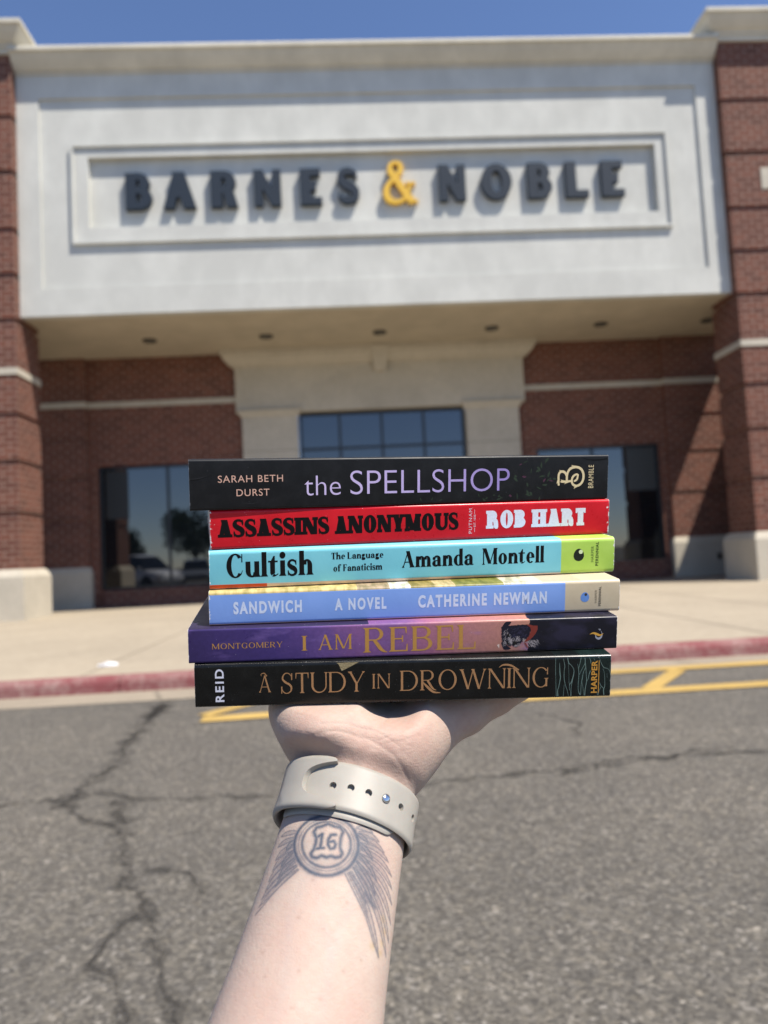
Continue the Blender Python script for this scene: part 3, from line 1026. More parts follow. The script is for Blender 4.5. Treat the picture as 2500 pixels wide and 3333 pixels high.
def make_book(label, th, u, v, L, T, h, D, r, cmat, wedge=0.0):
    root = empty('book', st2w((u, h, v)))
    ex = AX @ np.array([math.cos(th), 0, math.sin(th)])
    ez = AX @ np.array([0, 1.0, 0])
    ey = np.cross(ez, ex)
    mw = Matrix.Identity(4)
    for i in range(3):
        mw[i][0], mw[i][1], mw[i][2] = ex[i], ey[i], ez[i]
        mw[i][3] = root.location[i]
    root.matrix_world = mw
    tag(root, label, 'book', 'paperbacks stacked on the hand')
    c = 0.00045
    T0 = 0.00006
    def prof(off):
        rr = max(r - off, 0.0002)
        P = [(D, T - T0 - off - wedge)]
        for k in range(9):
            a = math.radians(90 + 90 * k / 8)
            P.append((off + rr + rr * math.cos(a), T - T0 - off - rr + rr * math.sin(a)))
        for k in range(9):
            a = math.radians(180 + 90 * k / 8)
            P.append((off + rr + rr * math.cos(a), T0 + off + rr + rr * math.sin(a)))
        P.append((D, T0 + off))
        return P
    out, inn = prof(0), prof(c)
    loop = out + inn[::-1]
    g = G()
    nseg = 24
    rings = []
    for k in range(nseg + 1):
        x = -L / 2 + L * k / nseg
        rings.append([(x, y, z) for y, z in loop])
    g.rings(rings)
    co = g.build('cover', cmat, root)
    me = co.data
    bm = bmesh.new(); bm.from_mesh(me); bmesh.ops.recalc_face_normals(bm, faces=bm.faces); bm.to_mesh(me); bm.free()
    for p in me.polygons: p.use_smooth = True
    try: me.set_sharp_from_angle(angle=math.radians(35))
    except Exception: pass
    g = G()
    ins = 0.0004
    y0, y1 = c + 0.0004, D - 0.0008
    za, zb, zc = T0 + c, T - T0 - c, T - T0 - c - wedge
    g.rings([[(x, y0, za), (x, y1, za), (x, y1, zc), (x, y0, zb)] for x in (-L / 2 + ins, L / 2 - ins)])
    g.build('page_block', PAGES, root)
    return root

def decal(root, name, VF, m, lift=0.00005):
    V, Fc = VF
    g = G()
    g.add([(a / 1000, -lift, b / 1000) for a, b in V], Fc)
    o = g.build(name, m, root)
    me = o.data
    bm = bmesh.new(); bm.from_mesh(me)
    for f in bm.faces:
        if f.normal.y > 0: f.normal_flip()
    bm.to_mesh(me); bm.free()
    return o
def merge(*vfs):
    V, Fc = [], []
    for v, f in vfs:
        b = len(V); V += v; Fc += [tuple(i + b for i in t) for t in f]
    return V, Fc
def sn(txt, u0, u1, h0, h1, weight=0.0, space=1.0, up=False): return fit(sans_polys(txt, weight, space), u0, u1, h0, h1, up)
def sf(face, txt, u0, u1, h0, h1, track=0.09): return fit(text_polys(face, txt, track), u0, u1, h0, h1)

# --- top: black paperback
def c_spell(n, o, s):
    a = n.mix(n.maprange(n.noise(n.mapping(o, (1, 1, 1)), 130, 6, 0.7), 0.45, 0.8), (0.005, 0.0055, 0.0065), (0.013, 0.0135, 0.015))
    return a
B1 = make_book('thick black paperback with pale lilac sans title, on top of the stack', 0.08, 0.0009, 0.0105, 0.2243, 0.0246, 0.09466, 0.14, 0.0012, cover_mat('black_cover', c_spell, 0.42, (0.16, 0.16, 0.17), 0.0003), 0.0042)
decal(B1, 'author_name', merge(sn('SARAH BETH', -98.8, -67.7, 13.3, 16.7, 0.0, 1.12), sn('DURST', -90.2, -74.4, 6.6, 10.0, 0.0, 1.12)), print_mat('peach_print', (0.72, 0.44, 0.33)))
def c_lilac():
    m = mat('lilac_print', rough=0.4)
    n = N(m)
    o = n.coord('Object')
    t = n.maprange(n.sep(o)[0], -0.062, 0.058)
    n.color(n.mix(n.maprange(n.noise(o, 300, 3), 0.3, 0.7), n.ramp(t, [(0.0, (0.60, 0.50, 0.74)), (0.6, (0.52, 0.42, 0.72)), (1.0, (0.26, 0.19, 0.48))]), n.ramp(t, [(0.0, (0.66, 0.55, 0.78)), (1.0, (0.31, 0.23, 0.54))])))
    return m
decal(B1, 'title', merge(sn('the', -57.2, -38.9, 6.1, 15.9, -0.012), sn('SPELLSHOP', -34.0, 52.9, 6.1, 18.1, -0.012)), c_lilac())
cream = print_mat('cream_print', (0.76, 0.62, 0.36))
def bl(x, y): return (80.5 + (x - 130) / 810 * 17.4, 19.3 - (y - 125) / 695 * 13.2)
def pl(pts, n=7): return pen([(*bl(a, b), c * 17.4 / 810) for a, b, c in pts], n)
mono = pl([(198, 690, 50), (192, 640, 56), (192, 560, 56), (190, 460, 56), (200, 380, 58), (240, 325, 62), (300, 312, 64), (360, 338, 62), (405, 400, 60), (422, 470, 56), (424, 590, 58)])
mono += pl([(424, 590, 58), (424, 500, 58), (428, 420, 58), (450, 330, 58), (500, 250, 62), (570, 205, 66), (660, 188, 64), (750, 205, 62), (830, 260, 62), (880, 350, 62), (896, 450, 62), (888, 550, 62), (850, 640, 60), (785, 705, 60), (700, 732, 60), (625, 708, 58), (577, 645, 56), (566, 570, 56), (580, 500, 56), (620, 440, 54), (680, 405, 52), (735, 395, 40)])
mono += pl([(735, 390, 40), (732, 450, 50), (718, 520, 52), (690, 565, 52), (645, 592, 48)])
mono += pl([(275, 602, 56), (350, 602, 58), (424, 600, 58), (500, 594, 52), (565, 592, 50)])
for q in (((545, 128, 4), (575, 150, 22), (615, 180, 60)), ((203, 268, 4), (230, 285, 20), (268, 318, 56)), ((135, 660, 4), (158, 620, 24), (178, 570, 50)), ((252, 540, 4), (285, 565, 22), (330, 592, 52)), ((360, 680, 4), (390, 645, 24), (450, 610, 50)), ((630, 820, 4), (655, 780, 26), (712, 738, 56))):
    mono += pl(list(q), 5)
mono += [[bl(198 + 27 * math.cos(t), 690 + 27 * math.sin(t)) for t in np.linspace(0, 6.1, 14)], [bl(272 + 28 * math.cos(t), 602 + 28 * math.sin(t)) for t in np.linspace(0, 6.1, 14)], [bl(643 + 24 * math.cos(t), 592 + 24 * math.sin(t)) for t in np.linspace(0, 6.1, 14)]]
decal(B1, 'publisher_mark', merge(union(mono), sn('BRAMBLE', 100.0, 103.1, 6.4, 19.1, 0.0, 1.1, True)), cream)
fl = []
fr = random.Random(3)
leafm = print_mat('leaf_print', (0.030, 0.045, 0.028))
pinkm = print_mat('petal_print', (0.075, 0.028, 0.050))
def leaf(x, y, a, l, w):
    c, s_ = math.cos(a), math.sin(a)
    return pen([(x, y, w * .1), (x + c * l * .35 - s_ * w * .2, y + s_ * l * .35 + c * w * .2, w), (x + c * l * .7, y + s_ * l * .7, w * .8), (x + c * l, y + s_ * l, w * .05)], 4)
decal(B1, 'cover_crease', union(pen([(-112.0, 14.6, .35), (-108.5, 14.9, .22), (-105.0, 15.8, .14), (-101.5, 17.0, .05)], 5)), print_mat('crease_line', (0.0015, 0.0015, 0.002)), 0.00004)  # dark line along the bend in the cover
decal(B1, 'scuff', union(pen([(-112.0, 15.2, .12), (-108.0, 15.5, .16), (-104.0, 16.6, .05)], 5) + pen([(-88, 3.4, .05), (-84, 2.9, .14), (-80, 3.3, .05)], 5)), print_mat('scuff_grey', (0.045, 0.045, 0.048)), 0.00005)
decal(B1, 'corner_crease', union(pen([(96, 23.2, .1), (100, 22.0, .5), (106, 21.8, .7), (111.6, 22.4, .5)], 5)), print_mat('crease_dark', (0.0012, 0.0012, 0.0015)), 0.00004)
lv, pv = [], []
for k in range(34):
    x = fr.uniform(42, 79); y = fr.uniform(2.0, 20.5)
    if 4 < y < 19 and x < 54: continue
    (lv if fr.random() < .72 else pv).append(leaf(x, y, fr.uniform(0, 6.28), fr.uniform(1.6, 4.2), fr.uniform(.5, 1.4)))
for k in range(10):
    lv.append(leaf(fr.uniform(-6, 50), fr.uniform(.8, 3.6), fr.uniform(0.3, 2.8), fr.uniform(1.2, 3), fr.uniform(.4, .8)))
decal(B1, 'leaf_pattern', union([q for z in lv for q in z]), leafm, 0.00003)
decal(B1, 'petal_pattern', union([q for z in pv for q in z]), pinkm, 0.00004)

# --- red paperback
B2 = make_book('bright red paperback with heavy black slab title, second from the top', 0.06651, 0.00559, 0.01077, 0.21568, 0.01939, 0.07527, 0.139, 0.0016, cover_mat('red_cover', flat((0.60, 0.010, 0.020)), 0.30, wear_amt=0.0013))
blackp = print_mat('black_print', (0.006, 0.006, 0.007), 0.3)
whitep = print_mat('white_print', (0.78, 0.78, 0.86), 0.4)
decal(B2, 'title', merge(sf(SLAB, 'ASSASSINS', -104.2, -49.5, 5.8, 14.8, 0.015), sf(SLAB, 'ANONYMOUS', -46.8, 19.3, 5.5, 14.9, 0.015)), blackp)
decal(B2, 'author_name', merge(sf(SLAB, 'ROB', 34.7, 57.4, 5.3, 15.2, 0.03), sf(SLAB, 'HART', 60.9, 93.3, 5.2, 15.0, 0.03)), whitep)
decal(B2, 'publisher_mark', merge(sn('PUTNAM', 25.0, 26.8, 3.3, 16.5, 0.0, 1.2, True), sn('EST. 1838', 27.7, 28.8, 6.7, 13.2, 0.01, 1.15, True), union(rect(28.15, 28.35, 4.0, 6.3) + rect(28.05, 28.25, 13.6, 15.9))), print_mat('pink_print', (0.85, 0.62, 0.66)))

# --- light blue paperback
def c_cult(n, o, s):
    x, z = s[0], s[2]
    c = n.mix(n.maprange(n.noise(o, 50, 4), 0.3, 0.7), (0.165, 0.50, 0.58), (0.20, 0.56, 0.63))
    gr = n.mix(n.maprange(n.noise(o, 60, 4), 0.3, 0.7), (0.36, 0.56, 0.085), (0.42, 0.62, 0.115))
    c = n.mix(n.math('GREATER_THAN', x, 0.0759), c, gr)
    bot = n.ramp(n.maprange(x, -0.107, 0.107), [(0.0, (0.60, 0.075, 0.02)), (0.128, (0.62, 0.50, 0.42)), (0.55, (0.66, 0.42, 0.36)), (0.66, (0.62, 0.52, 0.45)), (0.853, (0.40, 0.60, 0.14))], 'CONSTANT')
    lim = n.maprange(x, -0.107, 0.107, 0.0026, 0.0010)
    c = n.mix(n.math('LESS_THAN', z, lim), c, bot)
    return c
B3 = make_book('light blue paperback with rounded black serif title and a green spine end', 0.01825, 0.00403, 0.00449, 0.21381, 0.0195, 0.05577, 0.135, 0.0024, cover_mat('light_blue_cover', c_cult, 0.36))
decal(B3, 'title', sf(WINDSOR, 'Cultish', -98.7, -56.5, 5.4, 18.0, 0.055), blackp)
decal(B3, 'subtitle', merge(sf(WINDSOR, 'The Language', -47.4, -20.9, 12.1, 16.5, 0.04), sf(WINDSOR, 'of Fanaticism', -46.5, -21.5, 6.7, 10.4, 0.04)), blackp)
decal(B3, 'author_name', merge(sf(WINDSOR, 'Amanda', -11.3, 27.0, 7.2, 16.2, 0.05), sf(WINDSOR, 'Montell', 31.7, 66.4, 7.0, 16.2, 0.05)), blackp)
def egg(cx, cy, rx, ry): return [[(cx + rx * math.cos(t) * (1 - .12 * math.sin(t)), cy + ry * math.sin(t)) for t in np.linspace(0, 2 * math.pi, 33)[:-1]]]
decal(B3, 'publisher_mark', merge(union(egg(86.1, 10.4, 3.0, 3.35)), sn('HARPER', 93.2, 94.8, 6.3, 14.8, -0.01, 1.15, True), sn('PERENNIAL', 95.9, 97.6, 4.1, 17.1, 0.015, 1.15, True)), print_mat('dark_print', (0.012, 0.018, 0.012)))
decal(B3, 'mark_highlight', union(disc(87.2, 12.0, 1.15)), print_mat('pale_print', (0.66, 0.78, 0.45)), 0.00009)

# --- cornflower blue paperback
def c_sand(n, o, s):
    x, y, z = s
    c = n.mix(n.maprange(n.noise(o, 50, 4), 0.3, 0.7), (0.195, 0.335, 0.70), (0.23, 0.38, 0.76))
    tan = n.mix(n.maprange(n.noise(o, 60, 4), 0.3, 0.7), (0.55, 0.45, 0.30), (0.62, 0.52, 0.35))
    c = n.mix(n.math('GREATER_THAN', x, 0.0747), c, tan)
    wv = n.noise(n.mapping(o, (260, 90, 1)), 1.0, 3)
    art = n.ramp(n.maprange(x, -0.104, 0.104), [(0.0, (0.62, 0.47, 0.20)), (0.34, (0.40, 0.30, 0.19)), (0.42, (0.70, 0.66, 0.58)), (0.47, (0.30, 0.23, 0.07)), (0.53, (0.52, 0.40, 0.20)), (0.58, (0.21, 0.20, 0.04)), (0.70, (0.60, 0.52, 0.40)), (0.80, (0.50, 0.40, 0.28)), (0.9, (0.56, 0.46, 0.32))], 'CONSTANT')
    art = n.mix(n.math('MULTIPLY', n.maprange(wv, 0.4, 0.6), n.math('LESS_THAN', x, 0.055)), art, n.mix(1.0, art, (0.55, 0.6, 0.5), 'MULTIPLY'))
    c = n.mix(n.math('GREATER_THAN', z, n.maprange(x, -0.1, 0.1, 0.0152, 0.0161)), c, art)
    c = n.mix(n.math('LESS_THAN', z, 0.0009), c, (0.60, 0.46, 0.42))
    return c
B4 = make_book('cornflower blue paperback with white condensed lettering and a tan spine end', -0.05172, 0.00082, -0.00612, 0.20849, 0.01694, 0.03883, 0.135, 0.0018, cover_mat('blue_cover', c_sand, 0.40))
paleb = print_mat('pale_blue_print', (0.66, 0.74, 0.90), 0.5)
decal(B4, 'title', merge(sn('SANDWICH', -92.7, -59.8, 5.4, 11.65, 0.045, 1.3), sn('A NOVEL', -43.7, -18.0, 5.6, 11.75, 0.045, 1.35)), paleb)
decal(B4, 'author_name', merge(sn('CATHERINE', -2.0, 33.3, 5.5, 12.0, 0.045, 1.3), sn('NEWMAN', 37.0, 64.9, 5.55, 11.9, 0.045, 1.28)), paleb)
decal(B4, 'publisher_mark', union(egg(85.35, 8.15, 2.3, 2.55)), print_mat('egg_blue_print', (0.15, 0.30, 0.66)))
decal(B4, 'publisher_name', merge(sn('HARPER', 90.7, 91.9, 5.0, 11.7, -0.01, 1.15, True), sn('PERENNIAL', 92.8, 94.1, 3.3, 13.5, 0.015, 1.15, True), union(disc(85.8, 9.5, 0.7))), print_mat('brown_print', (0.06, 0.05, 0.04)), 0.00009)

# --- purple to peach paperback with a dog
def c_rebel(n, o, s):
    x, y, z = s
    nz = n.noise(n.mapping(o, (30, 30, 75)), 1.0, 5, 0.65)
    xx = n.math('ADD', n.maprange(x, -0.106, 0.106), n.math('MULTIPLY', n.math('SUBTRACT', nz, 0.5), 0.22))
    c = n.ramp(xx, [(0.0, (0.040, 0.026, 0.105)), (0.20, (0.058, 0.036, 0.165)), (0.30, (0.13, 0.07, 0.24)), (0.38, (0.22, 0.095, 0.25)), (0.46, (0.20, 0.095, 0.25)), (0.54, (0.36, 0.135, 0.22)), (0.62, (0.43, 0.185, 0.19)), (0.74, (0.47, 0.215, 0.16)), (0.86, (0.52, 0.25, 0.15))])
    c = n.mix(n.maprange(n.noise(n.mapping(o, (40, 40, 120), (1, 2, 3)), 1.0, 4), 0.56, 0.74, 0, 0.55), c, (0.24, 0.15, 0.42))
    c = n.mix(n.maprange(n.noise(o, 500, 3, 0.7), 0.35, 0.7), n.mix(1.0, c, (0.82, 0.82, 0.82), 'MULTIPLY'), c)
    edge = n.math('ADD', 0.0606, n.math('MULTIPLY', n.math('SUBTRACT', n.noise(o, 180, 3), 0.5), 0.004))
    dk = n.mix(n.maprange(n.noise(n.mapping(o, (40, 40, 60)), 1.0, 3), 0.5, 0.62), (0.008, 0.008, 0.014), (0.022, 0.020, 0.040))
    c = n.mix(n.math('GREATER_THAN', x, edge), c, dk)
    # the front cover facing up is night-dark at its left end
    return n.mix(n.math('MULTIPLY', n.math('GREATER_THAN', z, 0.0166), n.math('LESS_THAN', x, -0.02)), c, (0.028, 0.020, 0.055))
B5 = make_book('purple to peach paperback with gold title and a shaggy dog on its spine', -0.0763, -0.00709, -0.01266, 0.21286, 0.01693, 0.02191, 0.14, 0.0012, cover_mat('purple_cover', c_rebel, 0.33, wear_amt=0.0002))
gold = print_mat('gold_foil', (0.56, 0.295, 0.075), 0.42, 0.2)
decal(B5, 'author_name', sf(ROMAN2, 'MONTGOMERY', -95.4, -61.9, 6.8, 9.6, 0.14), gold)
decal(B5, 'title', merge(sf(ROMAN2, 'I', -52.8, -50.0, 4.7, 12.0), sf(ROMAN2, 'AM', -44.7, -28.2, 4.7, 12.3, 0.16), sf(ROMAN2, 'REBEL', -22.8, 33.2, 2.4, 15.0, 0.10)), gold)
def dg_(x, y): return (46.0 + (x - 250) / 1035 * 19.7, 15.9 - (y - 190) / 740 * 14.3)
KD = 19.7 / 1035
def dpoly(pts):
    c = np.mean(np.array(pts, float), 0)
    return [[dg_(*p) for p in pts]]
def fan(ctr, pts): return [[dg_(*ctr), dg_(*pts[i]), dg_(*pts[(i + 1) % len(pts)])] for i in range(len(pts))]
def dpen(pts, n=3): return pen([(*dg_(a, b), c * KD) for a, b, c in pts], n)
dr = random.Random(11)
fur = mat('dog_dark_fur', (0.012, 0.011, 0.020), 0.7, spec=0.2)
head = [(275, 330), (330, 300), (420, 300), (500, 300), (600, 300), (720, 290), (830, 285), (940, 285), (1010, 330), (1040, 420), (1030, 520), (1000, 590), (930, 650), (850, 690), (800, 740), (745, 800), (690, 850), (620, 850), (560, 800), (500, 830), (430, 800), (330, 740), (285, 660), (280, 560), (275, 440)]
dq = fan((640, 540), head)
for i in range(len(head)):
    a, b2 = head[i], head[(i + 1) % len(head)]
    for k in range(5):
        t = dr.random(); x = a[0] + (b2[0] - a[0]) * t; y = a[1] + (b2[1] - a[1]) * t
        dx, dy = x - 640, y - 540; l = math.hypot(dx, dy)
        dq += dpen([(x - dx * .06, y - dy * .06, 26), (x + dx / l * 22 + dr.uniform(-12, 12), y + dy / l * 22 + 8, 3)])
chest = [(985, 700), (1080, 620), (1230, 560), (1285, 600), (1285, 860), (1240, 930), (1150, 925), (1060, 880), (1030, 790)]
dq += fan((1160, 760), chest)
ear1 = fan((420, 250), [(265, 350), (300, 290), (345, 225), (385, 192), (500, 188), (528, 210), (490, 265), (430, 300), (380, 350), (330, 420), (280, 420)])
ear2 = fan((380, 860), [(262, 760), (285, 700), (340, 740), (400, 800), (470, 860), (530, 905), (470, 930), (390, 935), (330, 920), (300, 850)])
DOG = decal(B5, 'dog_picture', union(dq + ear1 + ear2), fur, 0.00005)
def strands(n_, f, wd):
    out = []
    for _ in range(n_):
        x, y, a, l = f()
        out += dpen([(x, y, wd * dr.uniform(.6, 1.2)), (x + math.cos(a) * l * .55, y + math.sin(a) * l * .55 + 2, wd * .7), (x + math.cos(a) * l, y + math.sin(a) * l, 1.5)])
    return out
blue = strands(60, lambda: (dr.uniform(540, 1000), dr.uniform(320, 600), 2.5 + dr.uniform(-.4, .4), dr.uniform(40, 95)), 9)
decal(DOG, 'dog_coat', union(blue), mat('dog_blue_fur', (0.045, 0.042, 0.085), 0.7, spec=0.2), 0.00007)
pale = strands(40, lambda: (dr.uniform(470, 560), dr.uniform(560, 760), 1.9 + dr.uniform(-.7, .7), dr.uniform(40, 100)), 12)
pale += strands(26, lambda: (dr.uniform(330, 480), dr.uniform(380, 640), 2.1 + dr.uniform(-.5, .5), dr.uniform(40, 90)), 9)
pale += strands(34, lambda: (dr.uniform(580, 780), dr.uniform(580, 700), 2.2 + dr.uniform(-.8, .8), dr.uniform(40, 90)), 10)
pale += strands(24, lambda: (dr.uniform(620, 760), dr.uniform(770, 850), 1.2 + dr.uniform(-.9, .9), dr.uniform(25, 60)), 11)
pale += strands(22, lambda: (dr.uniform(300, 460), dr.uniform(690, 800), .8 + dr.uniform(-.5, .5), dr.uniform(40, 80)), 10)
pale += strands(46, lambda: (dr.uniform(950, 1240), dr.uniform(680, 850), .7 + dr.uniform(-.4, .4), dr.uniform(60, 120)), 12)
pale += strands(16, lambda: (dr.uniform(840, 960), dr.uniform(640, 720), 2.0 + dr.uniform(-.5, .5), dr.uniform(40, 70)), 11)
decal(DOG, 'dog_muzzle', union(pale), mat('dog_grey_fur', (0.33, 0.29, 0.29), 0.7, spec=0.2), 0.00009)
bq = fan((1130, 430), [(930, 280), (1010, 280), (1120, 315), (1235, 320), (1240, 420), (1190, 520), (1110, 620), (1030, 690), (930, 740), (880, 750), (960, 680), (1020, 560), (1060, 450), (1040, 360)]) + dpoly([(880, 760), (930, 770), (1000, 915), (955, 880)])
decal(DOG, 'dog_scarf', union(bq), mat('scarf_print', (0.20, 0.034, 0.024), 0.6, spec=0.2), 0.00011)
decal(DOG, 'dog_nose', union([[dg_(630 + 52 * math.cos(t), 760 + 46 * math.sin(t)) for t in np.linspace(0, 6.1, 18)]]), mat('nose_print', (0.004, 0.004, 0.005), 0.3), 0.00012)
for ex_, ey_ in ((470, 555), (450, 745)):
    e_ = decal(DOG, 'dog_eye', union([[dg_(ex_ + 48 * math.cos(t), ey_ + 42 * math.sin(t)) for t in np.linspace(0, 6.1, 18)]]), mat('eye_print', (0.004, 0.003, 0.004), 0.3), 0.00012)
    decal(DOG, 'eye_glint', union([[dg_(ex_ + 22 + 11 * math.cos(t), ey_ - 12 + 10 * math.sin(t)) for t in np.linspace(0, 6.1, 10)]]), mat('glint_print', (0.6, 0.6, 0.65), 0.4), 0.00014)
fleck = mat('fleck_print', (0.66, 0.52, 0.44), 0.6)
decal(B5, 'cover_fleck', union([[dg_(x, y) for x, y in ((150, 800), (215, 770), (210, 895), (185, 850))]]), fleck, 0.00006)
lg = lambda x, y: (92.0 + (x - 1360) / 95 * 7.2, 10.7 - (y - 1290) / 70 * 5.3)
decal(B5, 'publisher_mark', union(pen([(*lg(1360, 1326), .1), (*lg(1385, 1318), .9), (*lg(1410, 1326), 1.2), (*lg(1432, 1334), .9), (*lg(1455, 1323), .15)], 6)), print_mat('amber_print', (0.68, 0.36, 0.06)), 0.00007)
decal(B5, 'publisher_crescent', union(pen([(*lg(1418, 1292), .1), (*lg(1432, 1294), .5), (*lg(1428, 1302), .2)], 5) + pen([(*lg(1400, 1330), .25), (*lg(1406, 1348), .8), (*lg(1424, 1357), 1.1), (*lg(1440, 1346), .9), (*lg(1446, 1325), .4), (*lg(1438, 1304), .15)], 6)), print_mat('silver_print', (0.36, 0.37, 0.42)))

# --- bottom: black paperback with copper lettering
def c_study(n, o, s):
    c = n.mix(n.maprange(n.noise(o, 110, 5, 0.7), 0.45, 0.8), (0.0045, 0.005, 0.005), (0.011, 0.0115, 0.011))
    wat = n.mix(n.maprange(n.noise(n.mapping(o, (130, 20, 14)), 1.0, 4), 0.4, 0.66), (0.0045, 0.007, 0.007), (0.009, 0.020, 0.0175))
    return n.mix(n.math('GREATER_THAN', s[0], 0.0738), c, wat)
B6 = make_book('black paperback with copper roman title and dark green water pattern, bottom of the stack', -0.11692, -0.00949, -0.01731, 0.20389, 0.02191, 0.0, 0.14, 0.0022, cover_mat('black_water_cover', c_study, 0.27, (0.3, 0.3, 0.3), 0.0003))
copper = print_mat('copper_foil', (0.50, 0.27, 0.125), 0.40, 0.3)
ti = merge(sf(ROMAN, 'A', -71.5, -65.7, 7.2, 15.6), sf(ROMAN, 'STUDY', -60.8, -20.4, 6.2, 16.7, 0.07), sf(ROMAN, 'IN', -16.9, -8.0, 7.7, 15.0, 0.16), sf(ROMAN, 'DROWNING', -3.4, 70.4, 6.0, 16.4, 0.09))
sw = union(pen([(-67.6, 15.2, .5), (-68.8, 16.7, .45), (-70.3, 16.3, .3), (-70.2, 15.3, .15)], 5))
decal(B6, 'title', ti, copper)
decal(B6, 'title_swash', sw, copper, 0.00008)
decal(B6, 'title_swash', union(pen([(55.5, 15.2, .55), (51.5, 17.6, .95), (47.8, 18.0, .8), (45.6, 16.8, .25)], 6)), copper, 0.00008)
decal(B6, 'title_swash', union(pen([(8.0, 10.2, .5), (10.4, 7.6, 1.2), (13.2, 5.2, 1.0), (16.6, 4.7, .3)], 6)), copper, 0.00008)
decal(B6, 'author_name', sn('REID', -92.2, -88.1, 3.0, 19.2, 0.02, 1.25, True), whitep)
wl = []
def wp(x, y): return (73.8 + (x - 190) / 1310 * 28.1, 21.2 - (y - 160) / 940 * 20.0)
for ln in ([(190, 180, 10), (195, 480, 12), (205, 700, 8), (225, 1095, 14)], [(285, 300, 8), (300, 540, 26), (312, 660, 24), (280, 860, 16), (255, 960, 20), (262, 1095, 26)],
           [(375, 200, 10), (410, 380, 16), (398, 480, 14), (400, 660, 16), (430, 820, 14), (480, 960, 10), (510, 1095, 8)], [(405, 820, 8), (390, 1095, 10)],
           [(470, 170, 22), (500, 300, 22), (560, 360, 14), (625, 470, 14), (615, 620, 26), (575, 760, 22), (530, 840, 14), (535, 960, 8)], [(490, 300, 8), (510, 560, 6), (515, 740, 8), (530, 830, 14)],
           [(600, 700, 20), (570, 900, 12), (570, 1095, 24)], [(710, 330, 6), (735, 450, 16), (745, 620, 14), (735, 880, 12), (750, 1000, 14), (790, 1080, 26)], [(790, 180, 22), (770, 300, 14), (740, 440, 10)],
           [(880, 190, 24), (885, 320, 20), (820, 450, 12), (755, 590, 10)], [(890, 320, 26), (905, 420, 18), (920, 600, 14), (930, 760, 18), (905, 930, 20), (895, 1095, 24)], [(900, 420, 14), (850, 540, 14), (825, 700, 20), (805, 860, 12), (800, 1060, 14)], [(820, 760, 8), (850, 900, 10), (870, 1095, 6)],
           [(1015, 500, 22), (985, 600, 16), (970, 690, 14), (930, 760, 12)], [(980, 180, 8), (1015, 260, 20), (1020, 330, 10)], [(1215, 190, 6), (1270, 330, 12), (1330, 430, 18), (1420, 460, 12), (1470, 520, 12), (1497, 620, 10)],
           [(1310, 460, 8), (1345, 560, 8), (1360, 700, 10), (1365, 880, 16), (1340, 960, 26), (1350, 1095, 22)], [(1240, 790, 10), (1275, 870, 16), (1330, 930, 16)], [(1270, 900, 14), (1235, 1000, 8), (1215, 1095, 14)], [(1490, 300, 6), (1475, 420, 8), (1480, 560, 6)], [(1410, 570, 4), (1415, 680, 5)], [(1185, 1020, 16), (1200, 1095, 10)], [(1090, 210, 14), (1120, 260, 8)]):
    wl += pen([(*wp(a, b), c * .0214 * .85) for a, b, c in ln], 5)
decal(B6, 'water_pattern', union(wl), print_mat('foam_print', (0.15, 0.22, 0.19)))
decal(B6, 'publisher_mark', merge(sn('HARPER', 92.0, 95.0, 2.5, 19.1, 0.03, 1.05, True), union(rect(95.6, 96.0, 2.5, 19.1))), print_mat('orange_print', (0.62, 0.30, 0.05)), 0.0001)
tri = union([[(-34.3, 21.0), (-33.2, 20.5), (-31.6, 16.9), (-24.0, 20.7), (-23.2, 21.2)]])
tm = mat('newsprint', (0.36, 0.29, 0.15), 0.7)
_n = N(tm)
_w = _n.noise(_n.mapping(_n.coord('Object'), (900, 1, 2600)), 1.0, 2)
_n.color(_n.mix(_n.maprange(_w, 0.45, 0.62), (0.36, 0.29, 0.15), (0.17, 0.13, 0.06)))
decal(B6, 'cover_corner_art', tri, tm)
#HANDMARK
# ------------------------------------------------------------------ forearm, hand and watch (millimetres in the stack frame: u right, h up, v away)
AP0 = np.array([-35.52, -37.67, -19.15])
AA = np.array([-0.33367564, -0.59300409, -0.73280742])      # towards the elbow
AN = np.array([0.01874097, 0.77303295, -0.63408898])        # out of the inner forearm
AXL = np.array([0.94250164, -0.22531357, -0.2468288])       # towards the thumb side
S_S = np.array([-40, -20, -8, 0, 15.7, 34.2, 51.7, 67.9, 86.5, 99.2, 150, 210.0])
S_A = np.array([29, 30.2, 29.6, 29.0, 28.4, 29.0, 29.85, 30.66, 31.92, 33.16, 37.5, 41.0])
S_R = np.array([.66, .66, .68, .70, .73, .76, .79, .82, .85, .86, .92, .95])

